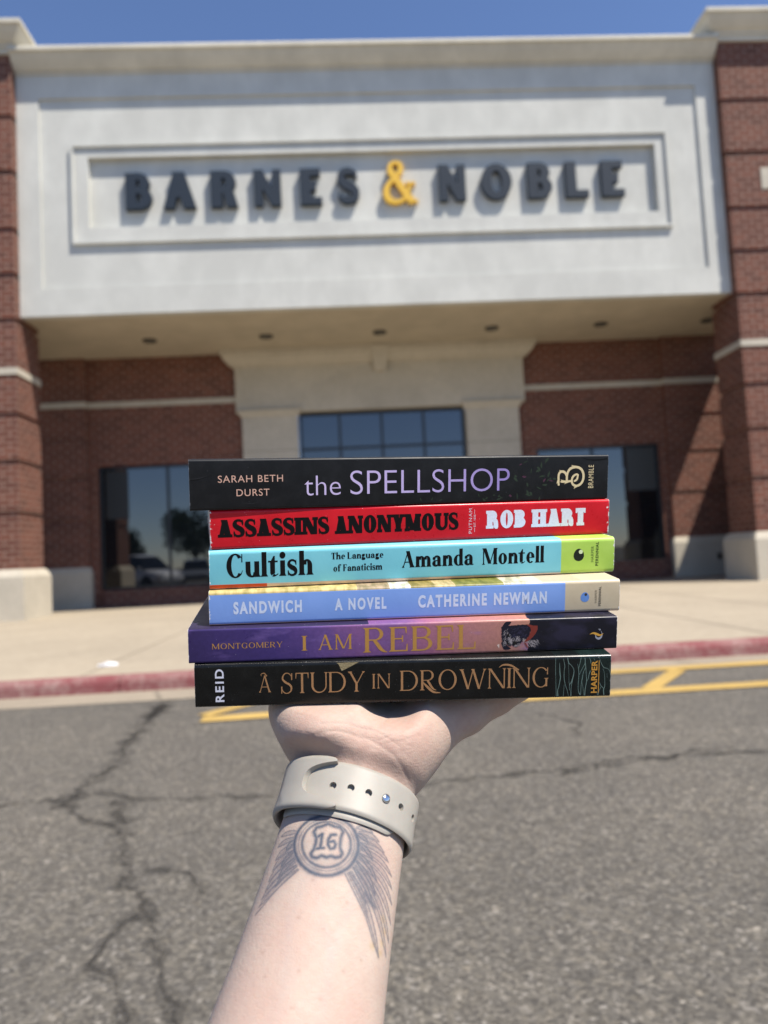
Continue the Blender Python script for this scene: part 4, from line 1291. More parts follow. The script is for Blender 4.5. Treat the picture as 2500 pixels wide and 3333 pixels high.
def smin(a, b, k):
    h = np.clip(0.5 + 0.5 * (b - a) / k, 0, 1)
    return b + (a - b) * h - k * h * (1 - h)
def build_arm():
    hstep = 1.6
    lo = np.array([-146., -196., -206.]); hi = np.array([90., 7., 180.])
    n = ((hi - lo) / hstep).astype(int) + 1
    ax = [(lo[i] + hstep * np.arange(n[i])).astype(np.float32) for i in range(3)]
    U, H, V = np.meshgrid(*ax, indexing='ij', sparse=True)
    def ellip(c, r, rot=0.0):
        x, y, z = U - c[0], H - c[1], V - c[2]
        if rot:
            cr, sr = math.cos(rot), math.sin(rot)
            x, z = x * cr + z * sr, -x * sr + z * cr
        k0 = np.sqrt((x / r[0]) ** 2 + (y / r[1]) ** 2 + (z / r[2]) ** 2)
        k1 = np.sqrt((x / r[0] ** 2) ** 2 + (y / r[1] ** 2) ** 2 + (z / r[2] ** 2) ** 2) + 1e-6
        return (k0 * (k0 - 1) / k1).astype(np.float32)
    def cone(a, b, r0, r1):
        a = np.array(a, float); b = np.array(b, float); d = b - a; L = d @ d
        t = np.clip(((U - a[0]) * d[0] + (H - a[1]) * d[1] + (V - a[2]) * d[2]) / L, 0, 1)
        return (np.sqrt((U - a[0] - d[0] * t) ** 2 + (H - a[1] - d[1] * t) ** 2 + (V - a[2] - d[2] * t) ** 2) - (r0 + (r1 - r0) * t)).astype(np.float32)
    du, dh, dv = U - AP0[0], H - AP0[1], V - AP0[2]
    s = du * AA[0] + dh * AA[1] + dv * AA[2]
    x = du * AXL[0] + dh * AXL[1] + dv * AXL[2]
    y = du * AN[0] + dh * AN[1] + dv * AN[2]
    a = np.interp(s, S_S, S_A).astype(np.float32); b = a * np.interp(s, S_S, S_R).astype(np.float32)
    rr = np.sqrt((x / a) ** 2 + (y / b) ** 2)
    f = (rr - 1) * b * 0.92
    # tendons down the inner wrist
    ten = 0.75 * np.exp(-((x - 2.5 - s * .02) / 2.6) ** 2) + 0.45 * np.exp(-((x + 7) / 2.4) ** 2)
    f -= np.where(y > 0, ten * np.exp(-((s - 2) / 26) ** 2), 0)
    f = np.maximum(f, np.maximum(s - 200, -28 - s)).astype(np.float32)
    f0 = f.copy()
    f = smin(f, ellip((-31, -24.5, -3), (26, 17.5, 24)), 19)
    palm = ellip((-27, -14, 48), (44, 13.5, 55))
    palm = smin(palm, ellip((-54.5, -9.5, 9), (20.5, 13.0, 37), 0.10), 9)
    palm = smin(palm, ellip((-3, -19, 2), (20, 18.5, 33), -0.45), 9)
    f = smin(f, palm, 20)
    th = cone((0, -20, 0), (26, -15.5, 4), 15.5, 12.0)
    th = smin(th, cone((26, -15.5, 4), (46, -11.0, 11), 11.5, 9.8), 4)
    th = smin(th, cone((46, -11.0, 11), (64, -8.2, 17), 9.8, 7.6), 3)
    f = smin(f, th, 8)
    for k, (ub, ut, L, r) in enumerate(((-64, -82, 60, 8.0), (-44, -50, 76, 8.8), (-22, -20, 82, 9.0), (1, 14, 72, 8.8))):
        v0 = 86 if k else 76
        p0 = (ub, -13, v0); p1 = (ub + (ut - ub) * .45, -14 + k % 2, v0 + L * .45); p2 = (ub + (ut - ub) * .75, -12, v0 + L * .75); p3 = (ut, -8.6, v0 + L)
        fg = cone(p0, p1, r + .9, r)
        fg = smin(fg, cone(p1, p2, r, r - .7), 2.5)
        fg = smin(fg, cone(p2, p3, r - .6, r - 1.7), 2.5)
        f = smin(f, fg, 4.5)
    ws = np.clip((s + 5) / 8.0, 0, 1); ws = (ws * ws * (3 - 2 * ws)).astype(np.float32)
    f = f * (1 - ws) + f0 * ws
    # hollow of the palm
    hol = ellip((-15, 4.0, -6), (17, 12.5, 50))
    f = -smin(-f, hol, 5)
    f = -smin(-f, -(H + 0.35 + 0 * f), 1.2)
    f = f.astype(np.float32)
    # --- surface nets
    ins = f < 0
    nx, ny, nz = f.shape
    cnt = np.zeros((nx - 1, ny - 1, nz - 1), np.int8)
    for i in (0, 1):
        for j in (0, 1):
            for k in (0, 1):
                cnt += ins[i:nx - 1 + i, j:ny - 1 + j, k:nz - 1 + k]
    act = (cnt > 0) & (cnt < 8)
    idx = -np.ones(act.shape, np.int64)
    cells = np.argwhere(act)
    idx[act] = np.arange(len(cells))
    acc = np.zeros((len(cells), 3)); num = np.zeros(len(cells))
    cor = [(i, j, k) for i in (0, 1) for j in (0, 1) for k in (0, 1)]
    vals = {c: f[cells[:, 0] + c[0], cells[:, 1] + c[1], cells[:, 2] + c[2]] for c in cor}
    for c in cor:
        for d in range(3):
            if c[d] == 0:
                e = list(c); e[d] = 1; e = tuple(e)
                m = (vals[c] < 0) != (vals[e] < 0)
                t = np.where(m, vals[c] / (vals[c] - vals[e] + 1e-12), 0)
                p = np.array(c, float)[None] + t[:, None] * (np.array(e, float) - np.array(c, float))[None]
                acc[m] += p[m]; num[m] += 1
    vert = (cells + acc / num[:, None]) * hstep + lo
    quads = []
    for d in range(3):
        o1, o2 = [(1, 2), (2, 0), (0, 1)][d]
        sl = [slice(None)] * 3; sl2 = [slice(None)] * 3
        sl[d] = slice(0, -1); sl2[d] = slice(1, None)
        A_, B_ = ins[tuple(sl)], ins[tuple(sl2)]
        for flip, m in ((False, A_ & ~B_), (True, ~A_ & B_)):
            e = np.argwhere(m)
            ok = (e[:, o1] > 0) & (e[:, o2] > 0) & (e[:, o1] < act.shape[o1]) & (e[:, o2] < act.shape[o2])
            e = e[ok]
            def cell(da, db):
                q = e.copy(); q[:, o1] -= da; q[:, o2] -= db
                return idx[q[:, 0], q[:, 1], q[:, 2]]
            q = np.stack([cell(1, 1), cell(0, 1), cell(0, 0), cell(1, 0)], 1)
            quads.append(q[:, ::-1] if flip else q)
    quads = np.concatenate(quads)
    return vert, quads
av, aq = build_arm()
me = bpy.data.meshes.new('person')
me.from_pydata([tuple(p) for p in (av / 1000)], [], [tuple(int(i) for i in q) for q in aq])
tmp = bpy.data.objects.new('tmp', me); COL.objects.link(tmp)
md = tmp.modifiers.new('sm', 'SMOOTH'); md.factor = 0.5; md.iterations = 5
md = tmp.modifiers.new('sub', 'SUBSURF'); md.levels = 2; md.render_levels = 2
dgr = bpy.context.evaluated_depsgraph_get()
me2 = bpy.data.meshes.new_from_object(tmp.evaluated_get(dgr))
bpy.data.objects.remove(tmp)
me2.name = 'person'
nv = len(me2.vertices)
P = np.empty(nv * 3, np.float32); me2.vertices.foreach_get('co', P); P = P.reshape(-1, 3) * 1000.0
rel = P - AP0
ps, px, pn = rel @ AA, rel @ AXL, rel @ AN
pa = np.interp(ps, S_S, S_A); pb = pa * np.interp(ps, S_S, S_R)
ang = np.degrees(np.arctan2(px / pa, pn / pb))
# wrist and palm creases pressed into the surface
nor = np.empty(nv * 3, np.float32); me2.vertices.foreach_get('normal', nor); nor = nor.reshape(-1, 3)
def seg_dist(Q, pts):
    d = np.full(len(Q), 1e9)
    for a, b in zip(pts[:-1], pts[1:]):
        a = np.array(a); b = np.array(b); e = b - a
        t = np.clip(((Q - a) @ e) / (e @ e + 1e-9), 0, 1)
        d = np.minimum(d, np.linalg.norm(Q - a - t[:, None] * e, axis=1))
    return d
front = pn > 0
depth = np.zeros(nv)
pat = np.stack([px, ps], 1)
sel = front & (ps > -30) & (ps < 6)
for pts, wd, dp in (([(-24, -4), (-12, -8.5), (2, -9.5), (14, -6), (24, -1)], .9, .45), ([(-22, -9), (-10, -13), (4, -14), (16, -10)], .7, .3), ([(2, -14), (6, -20), (8, -27)], 1.6, .8), ([(6, -10), (14, -15), (20, -22)], .8, .28), ([(9, -9), (18, -13), (25, -18)], .7, .22), ([(-20, -14), (-14, -20), (-12, -26)], .8, .22), ([(-8, -14), (-6, -22)], .6, .2)):
    dd = seg_dist(pat[sel], pts)
    depth[sel] += dp * np.exp(-(dd / wd) ** 2)
P -= nor * depth[:, None] * 0.42
# skin tint
base = np.array([0.43, 0.335, 0.275])
colr = np.tile(base, (nv, 1))
def blob(c, r, tint, a):
    w_ = a * np.exp(-(np.linalg.norm(P - np.array(c), axis=1) / r) ** 2)[:, None]
    return colr * (1 - w_) + np.array(tint) * w_
for c, r, a in (((-8, -12, -26), 15, .55), ((-55, -10, -22), 16, .40), ((-30, -14, -26), 15, .45), ((20, -10, -8), 16, .4), ((-25, -30, -28), 14, .3), ((45, -12, 5), 14, .35)):
    colr = blob(c, r, (0.43, 0.235, 0.180), a * .85)
mot = sum(np.sin(P[:, 0] * fx + p1) * np.sin(P[:, 1] * fy + p2) * np.sin(P[:, 2] * fz + p3) for fx, fy, fz, p1, p2, p3 in ((.31, .27, .22, 1, 2, 3), (.55, .6, .47, 4, 1, .5), (.13, .11, .17, .3, 2.2, 5), (1.1, .9, 1.3, 2, 3, 1)))
colr *= 1 + 0.034 * mot[:, None] * np.array([0.5, 1.0, 1.0])
for pts, wd, al in (([(-14, 26), (-10, 48), (-13, 70), (-8, 95), (-11, 125)], 2.4, .16), ([(7, 30), (10, 55), (6, 80), (9, 120)], 2.2, .13), ([(-10, 48), (-2, 66), (6, 80)], 1.8, .12)):
    fm = np.where(front)[0]
    dd = seg_dist(np.stack([px[fm], ps[fm]], 1), pts)
    w_ = (al * np.exp(-(dd / wd) ** 2))[:, None]
    colr[fm] = colr[fm] * (1 - w_) + np.array([0.30, 0.30, 0.30]) * w_
for q, r_ in (((-28, 78), 13), ((8, 108), 15), ((30, 96), 12), ((-12, 118), 14), ((-4, 60), 9), ((40, 40), 9), ((-40, 100), 12)):
    dd = np.hypot((ang - q[0]) * .5, ps - q[1])
    w_ = (0.26 * np.exp(-(dd / r_) ** 2) * front)[:, None]
    colr = colr * (1 - w_) + np.array([0.44, 0.255, 0.205]) * w_
# freckles
for q in ((10, 95), (-18, 70), (22, 84), (-8, 88), (5, 104), (-30, 92), (15, 60), (-22, 110), (2, 72), (28, 112), (-38, 84), (18, 120), (-6, 100), (35, 78), (-15, 55)):
    dd = np.hypot(ang - q[0], (ps - q[1]) * 2.2)
    w_ = (0.35 * np.exp(-(dd / 1.4) ** 2) * front)[:, None]
    colr = colr * (1 - w_) + np.array([0.26, 0.16, 0.12]) * w_
# tattoo pigment in (angle around the forearm, millimetres from the wrist)
TAT = "0.85,0.95;15.1,36.6 15.6,38.8 15.2,41 14,43.2 12.1,45.4 9.5,47.3 6.4,49 2.8,50.4 -1.1,51.5 -5.3,52.2 -9.7,52.5 -14.3,52.4 -18.9,51.9 -23.4,50.9 -27.8,49.6 -31.9,48 -35.6,46 -38.8,43.9 -41.1,41.6 -42.5,39.3 -42.6,37 -41.6,34.8 -39.5,32.9 -36.3,31.2 -32.4,29.7 -28,28.6 -23.2,27.7 -18.2,27.2 -13.2,26.9 -8.2,27.1 -3.4,27.6 1.1,28.4 5.1,29.5 8.7,30.9 11.6,32.6 13.8,34.5 15.1,36.6|0.6,0.85;8.4,37.2 8.8,38.9 8.5,40.5 7.7,42.2 6.3,43.8 4.4,45.3 2.1,46.6 -0.7,47.6 -3.7,48.4 -6.9,49 -10.4,49.2 -13.8,49.1 -17.3,48.7 -20.8,48 -24,47 -27,45.8 -29.6,44.3 -31.8,42.7 -33.3,41.1 -34.2,39.3 -34.2,37.6 -33.5,36 -32.1,34.5 -29.9,33.1 -27.1,32 -24,31.1 -20.4,30.4 -16.7,30 -13,29.8 -9.2,29.9 -5.6,30.3 -2.2,30.9 0.9,31.8 3.5,32.9 5.7,34.1 7.3,35.6 8.4,37.2|0.35,0.5;11.5,36.9 12,38.8 11.7,40.7 10.7,42.6 9,44.5 6.8,46.1 4.1,47.6 1,48.9 -2.5,49.8 -6.2,50.4 -10.1,50.6 -14.1,50.5 -18.1,50.1 -22.1,49.3 -25.9,48.2 -29.4,46.7 -32.5,45.1 -35,43.3 -36.9,41.3 -37.9,39.3 -38,37.4 -37.2,35.5 -35.4,33.8 -32.8,32.3 -29.5,31 -25.8,30 -21.7,29.2 -17.4,28.7 -13,28.5 -8.7,28.6 -4.5,29 -0.6,29.7 2.9,30.7 6,32 8.5,33.4 10.3,35.1 11.5,36.9|0.8,0.95;-25.6,35.1 -21.9,37.5 -20.9,39.8 -21.2,42.5 -22.8,44.4 -20.8,45.8 -16.6,46 -12.9,44.6 -8.9,45 -5.5,44 -1.4,44.2 2,43.4 3,41.8 0.4,39.9 -0.8,37.4 -1.1,35.2 -0.3,32.8 -3.7,31.2 -9.1,31.3 -14.5,30.7 -19.6,32.2 -23.9,33 -25.6,35.1|0.75,1;-20.2,36.8 -17.5,35.5 -16,41.5|0.7,1;-18.7,42.1 -13.3,41.3|0.75,1;-6,34.7 -9.8,35.3 -11,37.5 -10.3,39.6 -7.4,41.1 -4.6,40.4 -4,38.7 -6.3,37.6 -9.2,38.2|0.35,0.72;10,29.6 11.9,29.6 13.8,29.5 15.7,29.5 17.7,29.4 19.6,29.4 21.6,29.4 23.6,29.3 25.7,29.1|0.35,0.72;10.1,29.1 12.1,28.6 14.1,28.1 16.1,27.9 18,27.8 20,27.9 21.9,28.1 23.8,28.5 25.7,29.1|0.28,0.432;10.8,29.2 13.3,28.9 15.8,28.7 18.3,28.6 20.8,28.7 23.3,28.9|0.35,0.72;12.8,31.1 15.3,31.2 17.8,31.1 20.3,31.1 22.9,31.2 25.5,31.3 28,31.4 30.7,31.6 33.4,31.6|0.35,0.72;13.1,30.6 15.8,30.1 18.5,29.8 21.2,29.6 23.8,29.5 26.3,29.8 28.8,30.2 31.1,30.8 33.4,31.6|0.28,0.432;14,30.8 17.3,30.5 20.7,30.3 23.9,30.4 27.2,30.7 30.4,31.1|0.35,0.72;14.3,33.2 17.5,33.3 20.8,33.3 24.1,33.5 27.4,33.6 30.7,33.9 34.1,34.3 37.5,34.7 41.2,34.9|0.35,0.72;14.6,32.7 18.2,32.3 21.8,32 25.3,31.9 28.7,32 32,32.4 35.2,33.1 38.3,33.9 41.2,34.9|0.28,0.432;15.8,32.8 20.2,32.7 24.6,32.7 28.9,32.9 33.1,33.4 37.3,34.2|0.35,0.72;15.3,35.7 19.2,35.7 23.2,35.8 27.2,35.8 31.2,36 35.4,36.3 39.5,36.8 43.8,37.3 48.6,37.6|0.35,0.72;15.7,35.2 20,34.7 24.3,34.4 28.6,34.3 32.8,34.4 36.8,34.8 40.8,35.5 44.8,36.4 48.6,37.6|0.28,0.432;17.2,35.3 22.4,35.1 27.7,35.1 33,35.3 38.2,35.9 43.5,36.7|0.35,0.72;16.2,37.7 20.8,38.1 25.6,38.4 30.4,38.8 35.2,39.3 40.1,39.9 44.9,40.7 50.2,41.5 56.3,42.2|0.35,0.72;16.7,37.3 21.9,37.1 27.1,37.1 32.2,37.3 37.3,37.7 42.2,38.5 46.9,39.5 51.6,40.7 56.3,42.2|0.28,0.432;18.4,37.6 24.7,37.7 31.1,38 37.4,38.7 43.6,39.7 49.9,40.9|0.35,0.72;16.5,39.9 21.6,40.5 26.9,41.1 32.2,41.8 37.4,42.6 42.6,43.6 47.9,44.7 53.4,45.9 60.2,46.9|0.35,0.72;17.1,39.4 22.9,39.6 28.7,39.9 34.4,40.3 39.9,41.1 45.3,42.1 50.3,43.5 55.3,45.1 60.2,46.9|0.28,0.432;18.9,39.8 26,40.3 33.1,41 39.9,42.1 46.7,43.5 53.3,45.2|0.35,0.72;16.4,41.6 22.1,42.7 28,43.8 33.8,44.9 39.5,46.2 45.1,47.7 50.8,49.3 56.6,51 63.9,52.5|0.35,0.72;17.1,41.2 23.6,41.9 30.1,42.6 36.5,43.6 42.5,44.8 48.3,46.3 53.6,48.1 58.8,50.2 63.9,52.5|0.28,0.432;19.2,41.8 27,42.9 34.9,44.2 42.4,45.8 49.6,47.9 56.6,50.2|0.35,0.72;16.1,43.6 22.5,45.4 28.9,47.1 35.3,48.9 41.5,50.8 47.5,53 53.4,55.2 59.5,57.5 67.3,59.6|0.35,0.72;16.9,43.2 24.1,44.7 31.3,46.1 38.3,47.7 44.9,49.5 51.1,51.7 56.8,54.1 62.2,56.8 67.3,59.6|0.28,0.432;19.2,44.1 27.9,46.1 36.5,48.2 44.7,50.7 52.3,53.5 59.7,56.7|0.35,0.72;15.5,45.2 22.1,47.7 28.7,50.2 35.3,52.7 41.7,55.3 47.8,58.1 53.8,60.9 60,63.8 68,66.4|0.35,0.72;16.3,44.8 23.8,47 31.2,49.3 38.5,51.6 45.3,54.1 51.6,56.9 57.5,59.9 62.9,63.1 68,66.4|0.28,0.432;18.7,46 27.8,49 36.6,52 45,55.4 52.8,59 60.2,62.8|0.35,0.72;14.6,46.5 21.1,49.8 27.6,52.9 34,55.9 40.2,59 46.2,62.2 52.1,65.5 58,68.8 65.4,71.8|0.35,0.72;15.5,46.2 22.9,49.1 30.2,52 37.1,54.9 43.8,57.9 49.8,61.2 55.5,64.6 60.8,68.1 65.4,71.8|0.28,0.432;17.8,47.6 26.7,51.5 35.3,55.3 43.4,59.3 51,63.4 58.3,67.7|0.35,0.72;13.1,48 18.3,51.5 23.5,54.8 28.6,58 33.6,61.3 38.4,64.5 43.1,67.7 47.7,70.9 53,73.9|0.35,0.72;14,47.8 20.1,50.9 25.9,54 31.5,57.1 36.7,60.3 41.5,63.6 45.9,66.9 49.7,70.4 53,73.9|0.28,0.432;15.8,49.2 23,53.4 29.8,57.4 36.3,61.6 42.3,65.7 47.8,70|0.35,0.72;10.6,49.1 13.8,50.9 16.9,52.6 20,54.2 23.1,55.9 26,57.6 28.9,59.3 31.8,61 35,62.6|0.35,0.72;11.4,48.8 15.3,50.2 19.1,51.7 22.6,53.2 25.7,54.9 28.5,56.6 31,58.5 33.2,60.5 35,62.6|0.28,0.432;12.5,49.6 16.9,51.6 21.2,53.7 25.1,55.8 28.7,58.1 32,60.4|0.45,0.8;11.9,32.2 13.1,32.5 14.3,32.8 15.6,33 17,33.2 18.3,33.4 19.7,33.6 21,33.8 22.6,33.8|0.45,0.8;12.3,31.7 13.9,31.6 15.5,31.6 16.9,31.7 18.3,31.9 19.5,32.2 20.7,32.6 21.7,33.1 22.6,33.8|0.36,0.48;12.7,32 14.5,32.1 16.2,32.3 17.9,32.6 19.6,33 21.2,33.4|0.45,0.8;14.2,35.4 16.2,36 18.2,36.6 20.3,37.2 22.3,37.9 24.3,38.5 26.3,39.1 28.3,39.7 30.6,40.3|0.45,0.8;14.8,35 17.4,35.2 19.8,35.6 22.2,36.1 24.3,36.6 26.2,37.3 27.9,38.2 29.4,39.1 30.6,40.3|0.36,0.48;15.4,35.3 18.3,36 21.1,36.6 23.8,37.4 26.2,38.3 28.5,39.3|0.45,0.8;15.1,39.6 17.8,40.6 20.6,41.6 23.5,42.6 26.3,43.6 29.1,44.5 31.9,45.6 34.7,46.6 37.7,47.5|0.45,0.8;15.7,39.3 19.1,39.9 22.5,40.6 25.6,41.5 28.5,42.4 31.2,43.5 33.7,44.7 35.9,46 37.7,47.5|0.36,0.48;16.6,39.8 20.6,40.9 24.4,42 28.1,43.2 31.5,44.6 34.7,46|0.45,0.8;15.2,43.1 18.2,44.3 21.2,45.5 24.3,46.7 27.3,48 30.1,49.2 32.9,50.5 35.8,51.8 38.8,53|0.45,0.8;15.9,42.7 19.6,43.7 23.1,44.6 26.5,45.7 29.6,46.9 32.4,48.2 34.8,49.7 37,51.3 38.8,53|0.36,0.48;16.9,43.3 21.1,44.7 25.2,46.2 29.1,47.7 32.6,49.4 35.9,51.3|0.45,0.8;14.2,46.2 17.3,47.7 20.4,49.1 23.5,50.6 26.5,52 29.5,53.5 32.3,55 35.2,56.5 38.3,57.9|0.45,0.8;14.9,45.9 18.7,47.1 22.3,48.3 25.8,49.6 29,51 31.7,52.6 34.2,54.3 36.4,56 38.3,57.9|0.36,0.48;15.9,46.6 20.3,48.3 24.5,50.1 28.4,51.9 32,53.9 35.3,55.9|0.45,0.8;11.8,48.7 14.1,49.9 16.5,51 18.9,52.2 21.2,53.3 23.5,54.4 25.9,55.5 28.2,56.7 30.8,57.7|0.45,0.8;12.4,48.4 15.4,49.3 18.3,50.2 20.9,51.2 23.4,52.3 25.6,53.5 27.5,54.8 29.4,56.2 30.8,57.7|0.36,0.48;13.1,49 16.5,50.3 19.8,51.7 22.9,53.1 25.7,54.6 28.3,56.2|1.1,0.75;28.6,54 35.1,56.5 40.4,57.5|0.9,0.6;32,60.6 34.3,62.5|0.4,0.7;8.5,49.4 16.1,53.7 25.4,58.6 32.8,62.4 38.8,66.3 45.2,70.5 52.7,74|0.35,0.72;-42.8,35.2 -45.7,35 -48.6,34.8 -51.7,34.7 -54.5,34.8 -57.4,35 -60.1,35.3 -62.8,35.8 -65.1,36.4|0.35,0.72;-41.9,35.8 -44,36 -46.3,36.3 -48.8,36.4 -51.4,36.6 -54.1,36.7 -57.2,36.7 -60.7,36.7 -65.1,36.4|0.28,0.432;-43.4,35.5 -46.6,35.5 -50,35.6 -53.6,35.7 -57.3,35.9 -61.1,36.2|0.35,0.72;-42.5,38 -45.8,38 -49.1,38.1 -52.3,38.2 -55.3,38.6 -58.1,39 -60.7,39.6 -62.9,40.3 -64.5,41.3|0.35,0.72;-41.5,38.5 -43.7,39 -46.1,39.4 -48.6,39.8 -51.3,40.2 -54.1,40.6 -57,40.9 -60.3,41.2 -64.5,41.3|0.28,0.432;-43,38.3 -46.6,38.7 -50.3,39 -53.9,39.5 -57.5,40 -61,40.7|0.35,0.72;-41.3,40.8 -44.7,41.2 -48.1,41.7 -51.2,42.2 -54,43 -56.3,43.8 -58.2,44.9 -59.5,46.1 -60,47.5|0.35,0.72;-40.1,41.2 -42.3,42 -44.6,42.8 -47,43.6 -49.4,44.4 -51.8,45.2 -54.2,46 -56.8,46.8 -60,47.5|0.28,0.432;-41.8,41.2 -45.4,42 -48.9,42.9 -52.2,43.9 -55.2,45 -57.7,46.2|0.35,0.72;-39.6,43.4 -43.3,44.1 -46.8,44.8 -50.1,45.6 -53.1,46.5 -55.4,47.6 -57.3,48.8 -58.5,50.3 -58.9,51.9|0.35,0.72;-38.5,43.8 -40.9,44.8 -43.4,45.8 -46,46.8 -48.5,47.8 -51,48.8 -53.4,49.9 -55.9,50.9 -58.9,51.9|0.28,0.432;-40.2,44 -44.1,45 -47.9,46.2 -51.3,47.4 -54.3,48.8 -56.8,50.3|0.35,0.72;-37.7,45.9 -41.7,46.8 -45.6,47.8 -49.3,48.9 -52.6,50.1 -55.3,51.4 -57.3,53 -58.8,54.6 -59.3,56.5|0.35,0.72;-36.6,46.3 -39.4,47.5 -42.3,48.8 -45.2,50 -48,51.3 -50.8,52.6 -53.4,54 -56,55.3 -59.3,56.5|0.28,0.432;-38.5,46.5 -42.9,47.9 -47.1,49.4 -51,51 -54.2,52.8 -57,54.7|0.35,0.72;-35.2,48.2 -39.4,49.4 -43.7,50.6 -47.7,51.9 -51.2,53.3 -54.2,54.9 -56.5,56.7 -58.1,58.6 -58.9,60.7|0.35,0.72;-34.1,48.6 -37.3,50.1 -40.5,51.5 -43.7,53 -46.9,54.5 -49.8,56 -52.7,57.6 -55.5,59.2 -58.9,60.7|0.28,0.432;-36.1,48.9 -40.9,50.6 -45.5,52.4 -49.8,54.3 -53.3,56.4 -56.3,58.6|0.35,0.72;-32.8,50.2 -37.4,51.4 -41.8,52.8 -46.2,54.2 -50.1,55.8 -53.7,57.5 -56.6,59.3 -59,61.3 -60.6,63.5|0.35,0.72;-31.8,50.5 -35.2,52.1 -38.8,53.7 -42.4,55.3 -46,56.9 -49.5,58.6 -52.9,60.3 -56.3,62 -60.6,63.5|0.28,0.432;-33.9,50.9 -39,52.8 -44.1,54.7 -48.9,56.7 -53.2,58.9 -57.1,61.3|0.35,0.72;-30.3,51.5 -34.8,53.2 -39.3,54.9 -43.6,56.6 -47.7,58.4 -51.6,60.3 -55,62.4 -58.4,64.5 -61.1,66.7|0.35,0.72;-29.3,51.8 -32.8,53.8 -36.4,55.7 -40.1,57.7 -43.9,59.5 -47.7,61.4 -51.6,63.3 -55.8,65.1 -61.1,66.7|0.28,0.432;-31.4,52.4 -36.5,54.7 -41.7,57 -46.7,59.4 -51.5,61.9 -56.3,64.4|0.45,0.8;-42.3,39 -44,39.3 -45.6,39.7 -47,40.1 -48,40.6 -48.8,41.2 -49.2,41.9 -49.3,42.6 -48.8,43.5|0.45,0.8;-41.1,39.3 -41.7,40 -42.5,40.5 -43.3,41.1 -44.2,41.6 -45.1,42.2 -46.2,42.7 -47.3,43.2 -48.8,43.5|0.36,0.48;-42.2,39.3 -43.7,39.9 -45.1,40.6 -46.3,41.3 -47.3,42 -48.1,42.8|0.45,0.8;-39.6,43.5 -41.8,44.1 -43.7,44.8 -45.4,45.5 -46.8,46.4 -47.8,47.3 -48.5,48.3 -48.8,49.3 -48.5,50.6|0.45,0.8;-38.5,43.8 -39.6,44.7 -40.7,45.6 -41.9,46.4 -43.1,47.3 -44.3,48.1 -45.6,49 -46.8,49.8 -48.5,50.6|0.36,0.48;-39.7,44 -41.7,44.9 -43.6,46 -45.2,47 -46.6,48.2 -47.6,49.4|0.45,0.8;-36.5,47 -39,47.8 -41.2,48.7 -43.3,49.6 -44.9,50.6 -46.1,51.8 -46.9,53 -47.4,54.3 -47.3,55.7|0.45,0.8;-35.4,47.3 -36.9,48.3 -38.4,49.4 -39.9,50.5 -41.4,51.5 -42.8,52.6 -44.2,53.6 -45.5,54.7 -47.3,55.7|0.36,0.48;-36.8,47.5 -39.2,48.7 -41.5,50 -43.4,51.3 -45,52.8 -46.3,54.3|0.45,0.8;-32.9,49.9 -35.7,50.8 -38.3,51.7 -40.8,52.7 -42.9,53.8 -44.6,54.9 -46.1,56.2 -47.1,57.5 -47.8,59|0.45,0.8;-32,50.2 -33.8,51.4 -35.8,52.5 -37.7,53.6 -39.6,54.7 -41.6,55.8 -43.5,56.9 -45.4,58 -47.8,59|0.36,0.48;-33.4,50.5 -36.3,51.8 -39.1,53.1 -41.7,54.5 -44,56 -46,57.5|0.4,0.7;-30.5,52.1 -35.9,55 -41.6,58.2 -48.2,62.3 -55.2,66.6 -62,69.5"
near = np.where(front & (ps > 20) & (ps < 86) & (np.abs(ang) < 88))[0]
def flatc(a, s_):
    return np.stack([np.radians(np.asarray(a)) * 27.0, np.asarray(s_)], -1)
Q = flatc(ang[near], ps[near])
ink = np.zeros(len(near))
wob = 0.16 * np.sin(Q[:, 0] * 2.1 + Q[:, 1] * 1.3) + 0.12 * np.sin(Q[:, 0] * 3.7 - Q[:, 1] * 2.9)
for item in TAT.split('|'):
    hd, body_ = item.split(';')
    wd, al = (float(t) for t in hd.split(','))
    pts = [tuple(flatc(*[float(t) for t in q.split(',')])) for q in body_.split()]
    lo_ = np.min(pts, 0) - 2.5; hi_ = np.max(pts, 0) + 2.5
    m_ = np.all((Q > lo_) & (Q < hi_), axis=1)
    if not m_.any(): continue
    dd = seg_dist(Q[m_], pts) + wob[m_] * .25
    ink[m_] = np.maximum(ink[m_], al * np.exp(-(np.maximum(dd, 0) / (wd * 1.2)) ** 2))
shade = np.zeros(len(near))
dots = 0.75 + 0.25 * np.sin(Q[:, 0] * 5.1) * np.sin(Q[:, 1] * 4.7)
